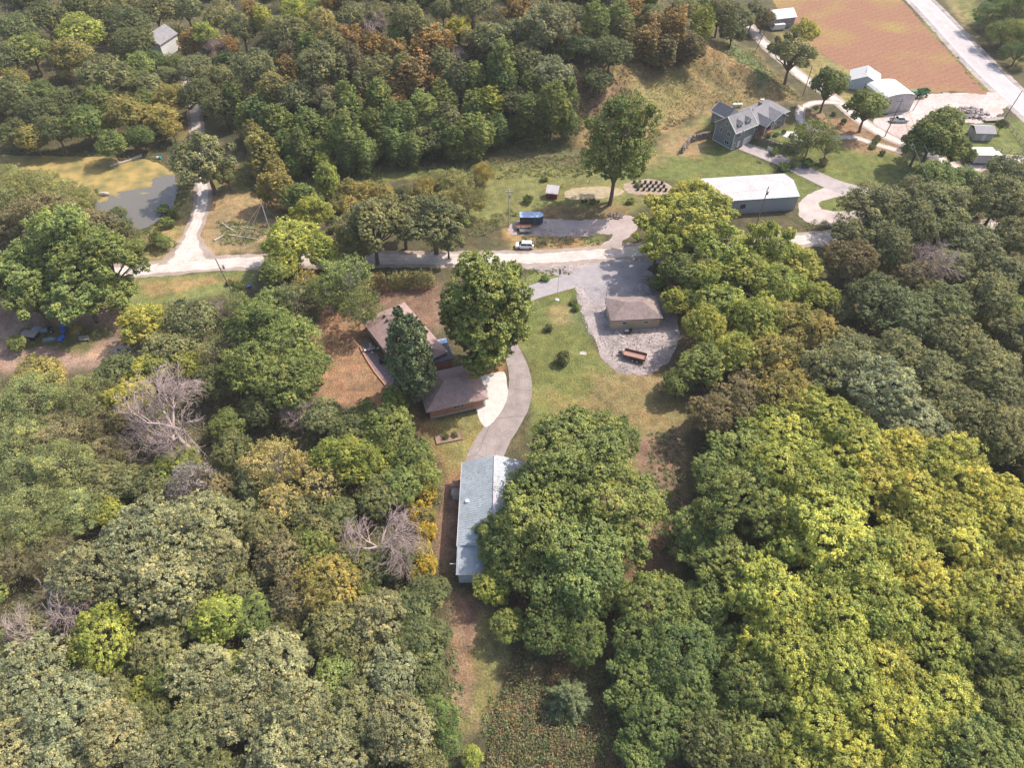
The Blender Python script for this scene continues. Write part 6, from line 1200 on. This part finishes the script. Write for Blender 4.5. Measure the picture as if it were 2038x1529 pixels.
cover('ditch_grass', [[(1445, 95), (1500, 100), (1545, 150), (1600, 200), (1580, 198), (1510, 150)], [(1830, 20), (1855, 60), (1960, 178), (1935, 165)], [(1050, 545), (1060, 532), (1120, 530), (1140, 545), (1100, 552)], [(1040, 470), (1200, 476), (1196, 492), (1040, 488)]], 700, .35, .28, .35, (.20, .25, .085), seed=12)
cover('fallen_leaves', [[(650, 660), (740, 690), (770, 790), (640, 800)], [(880, 860), (985, 830), (940, 930), (885, 950)], [(940, 700), (1005, 700), (995, 740), (945, 740)], [(1060, 640), (1150, 640), (1340, 830), (1280, 860), (1060, 840)]], 3200, .05, .16, .8, (.36, .26, .12), seed=13, per=3, wide=14, spread=1)
def hedge(pts, h_, w_, c, lab, seed):
    rs = np.random.RandomState(seed); W = [Vector(tuple(G(*q_)[:2]) + (0,)) for q_ in pts]; P = []; Nn = []; VA = []; st = MB()
    for a_, b_ in zip(W[:-1], W[1:]):
        n = int((b_ - a_).length / .35); d = (b_ - a_).normalized(); s_ = Vector((-d.y, d.x, 0))
        for k in range(n):
            c0 = a_.lerp(b_, k / n)
            if k % 5 == 0: st.tube((c0.x, c0.y, -.1), (c0.x, c0.y, h_ * .7), .06, .03, 5)
            for j in range(14):
                u = rs.uniform(-1, 1); v = rs.uniform(.1, 1.0) * rs.uniform(.9, 1.1); e = np.array(c0 + s_ * float(u * w_ / 2)) + np.array([0, 0, v * h_]); m_ = 14
                P.append(e + rs.normal(size=(m_, 3)) * .17); Nn.append(unit(np.array(s_) * u + np.array([0, 0, v * .8]) + rs.normal(size=(m_, 3)) * .6)); VA.append(.5 + rs.normal() * .15 + rs.normal(size=m_) * .15)
    P = np.concatenate(P); Nn = np.concatenate(Nn); VA = np.clip(np.concatenate(VA), 0, 1); r = empty('hedge', (0, 0, 0), 0, lab, 'hedge')
    m = npmesh('hedge_foliage', sprays(P, Nn, .28, .6, VA, rs), 4, M['leaf'], VA); o = bpy.data.objects.new('foliage', m); col.objects.link(o); o.color = (*c, 1); o.parent = r; st.build('stem', M['bark'], r)
hedge([(738, 577), (772, 575)], 4.8, 1.8, (.31, .25, .10), 'left section of the tall trimmed hedge between the gravel road and the brick house', 1)
hedge([(777, 575), (868, 573)], 4.8, 1.9, (.27, .26, .10), 'right longer section of the tall trimmed hedge beyond the brick house', 2)

def scatter(name, poly, n, size, m_, lab, seed, flat_=.5):
    rs = np.random.RandomState(seed); w_ = [tuple(G(*q_))[:2] for q_ in poly]; a_ = np.array(w_); x = rs.uniform(a_[:, 0].min(), a_[:, 0].max(), n * 4); y = rs.uniform(a_[:, 1].min(), a_[:, 1].max(), n * 4)
    ok = sdist(w_, x, y) > 0; x = x[ok][:n]; y = y[ok][:n]; k = len(x); s_ = size * rs.uniform(.3, 1.5, (k, 1)); V = []
    c = np.stack([x, y, hgt(x, y) + .03 + s_[:, 0] * .15 * flat_], 1); an = rs.uniform(0, 6.28, k); e1 = np.stack([np.cos(an), np.sin(an), rs.normal(size=k) * .2], 1) * s_; e2 = np.stack([-np.sin(an), np.cos(an), rs.normal(size=k) * .2], 1) * s_ * rs.uniform(.3, .9, (k, 1)); up = np.array([0, 0, 1.]) * s_ * flat_
    top = c + up
    for p_, q_ in ((e1, e2), (e2, -e1), (-e1, -e2), (-e2, e1)): V.append(np.stack([c + p_, c + q_, top], 1))
    V = np.stack(V, 1).reshape(-1, 3); o = bpy.data.objects.new(name, npmesh(name, V, 3, m_)); col.objects.link(o); tag(o, None, None, None, 'stuff')
scatter('dark_debris', [(1200, 665), (1310, 655), (1335, 690), (1300, 735), (1240, 738), (1215, 710)], 520, .16, M['soil'], None, 3)
scatter('white_rubble', [(1190, 670), (1230, 672), (1260, 690), (1240, 738), (1215, 715)], 420, .15, M['rock'], None, 4)
scatter('verge_stones', [(1150, 560), (1170, 640), (1200, 700), (1190, 700), (1160, 640), (1142, 570)], 200, .15, M['rock'], None, 5)
scatter('yard_debris', [(1040, 455), (1150, 455), (1200, 465), (1150, 472), (1050, 470)], 260, .16, M['soil'], None, 6)

# thin air that veils the far hill
hz = bpy.data.materials.new('haze'); hz.use_nodes = True; t = hz.node_tree; t.nodes.clear(); ho = t.nodes.new('ShaderNodeOutputMaterial'); pv = t.nodes.new('ShaderNodeVolumePrincipled')
pv.inputs['Color'].default_value = (.93, .94, .95, 1); pv.inputs['Density'].default_value = .00014; t.links.new(pv.outputs[0], ho.inputs['Volume'])
o = MB().box(-700, 700, -200, 900, -1.5, 118).build('haze', hz); tag(o, kind='stuff')

def roof_leaves(name, cx, cy, w_, d_, zf, n, seed, rot=0):
    rs = np.random.RandomState(seed); x = rs.uniform(-w_, w_, n); y = rs.uniform(-d_, d_, n); z = zf(x, y); c_, s_ = math.cos(rot), math.sin(rot); X = cx + x * c_ - y * s_; Y = cy + x * s_ + y * c_
    P = np.stack([X, Y, z], 1); V = sprays(P, unit(np.array([[0, 0, 1.]]) + rs.normal(size=(n, 3)) * .3), .16, .7, None, rs); m = npmesh(name, V, 4, M['leaf'], rs.rand(n)); o = bpy.data.objects.new(name, m); col.objects.link(o); o.color = (.30, .20, .09, 1); tag(o, kind='stuff')
roof_leaves('fallen_leaves', -2.9, 62, 5.7, 8, lambda x, y: 6.22 - np.abs(x) * 2.12 / 5.95, 420, 1)
def drv(): 
    rs = np.random.RandomState(4); n = 900; a_ = [G(*q_) for q_ in [(1018, 660), (1030, 720), (1034, 780), (1005, 840), (975, 890)]]; k = rs.randint(0, 4, n); u = rs.rand(n); P = np.array([a_[i].lerp(a_[i + 1], float(t)) for i, t in zip(k, u)]) + np.stack([rs.normal(size=n) * 2.4, rs.normal(size=n) * 1.0, np.full(n, .07)], 1)
    V = sprays(P, unit(np.array([[0, 0, 1.]]) + rs.normal(size=(n, 3)) * .3), .14, .7, None, rs); o = bpy.data.objects.new('fallen_leaves', npmesh('fallen_leaves', V, 4, M['leaf'], rs.rand(n))); col.objects.link(o); o.color = (.36, .24, .10, 1); tag(o, kind='stuff')
drv()
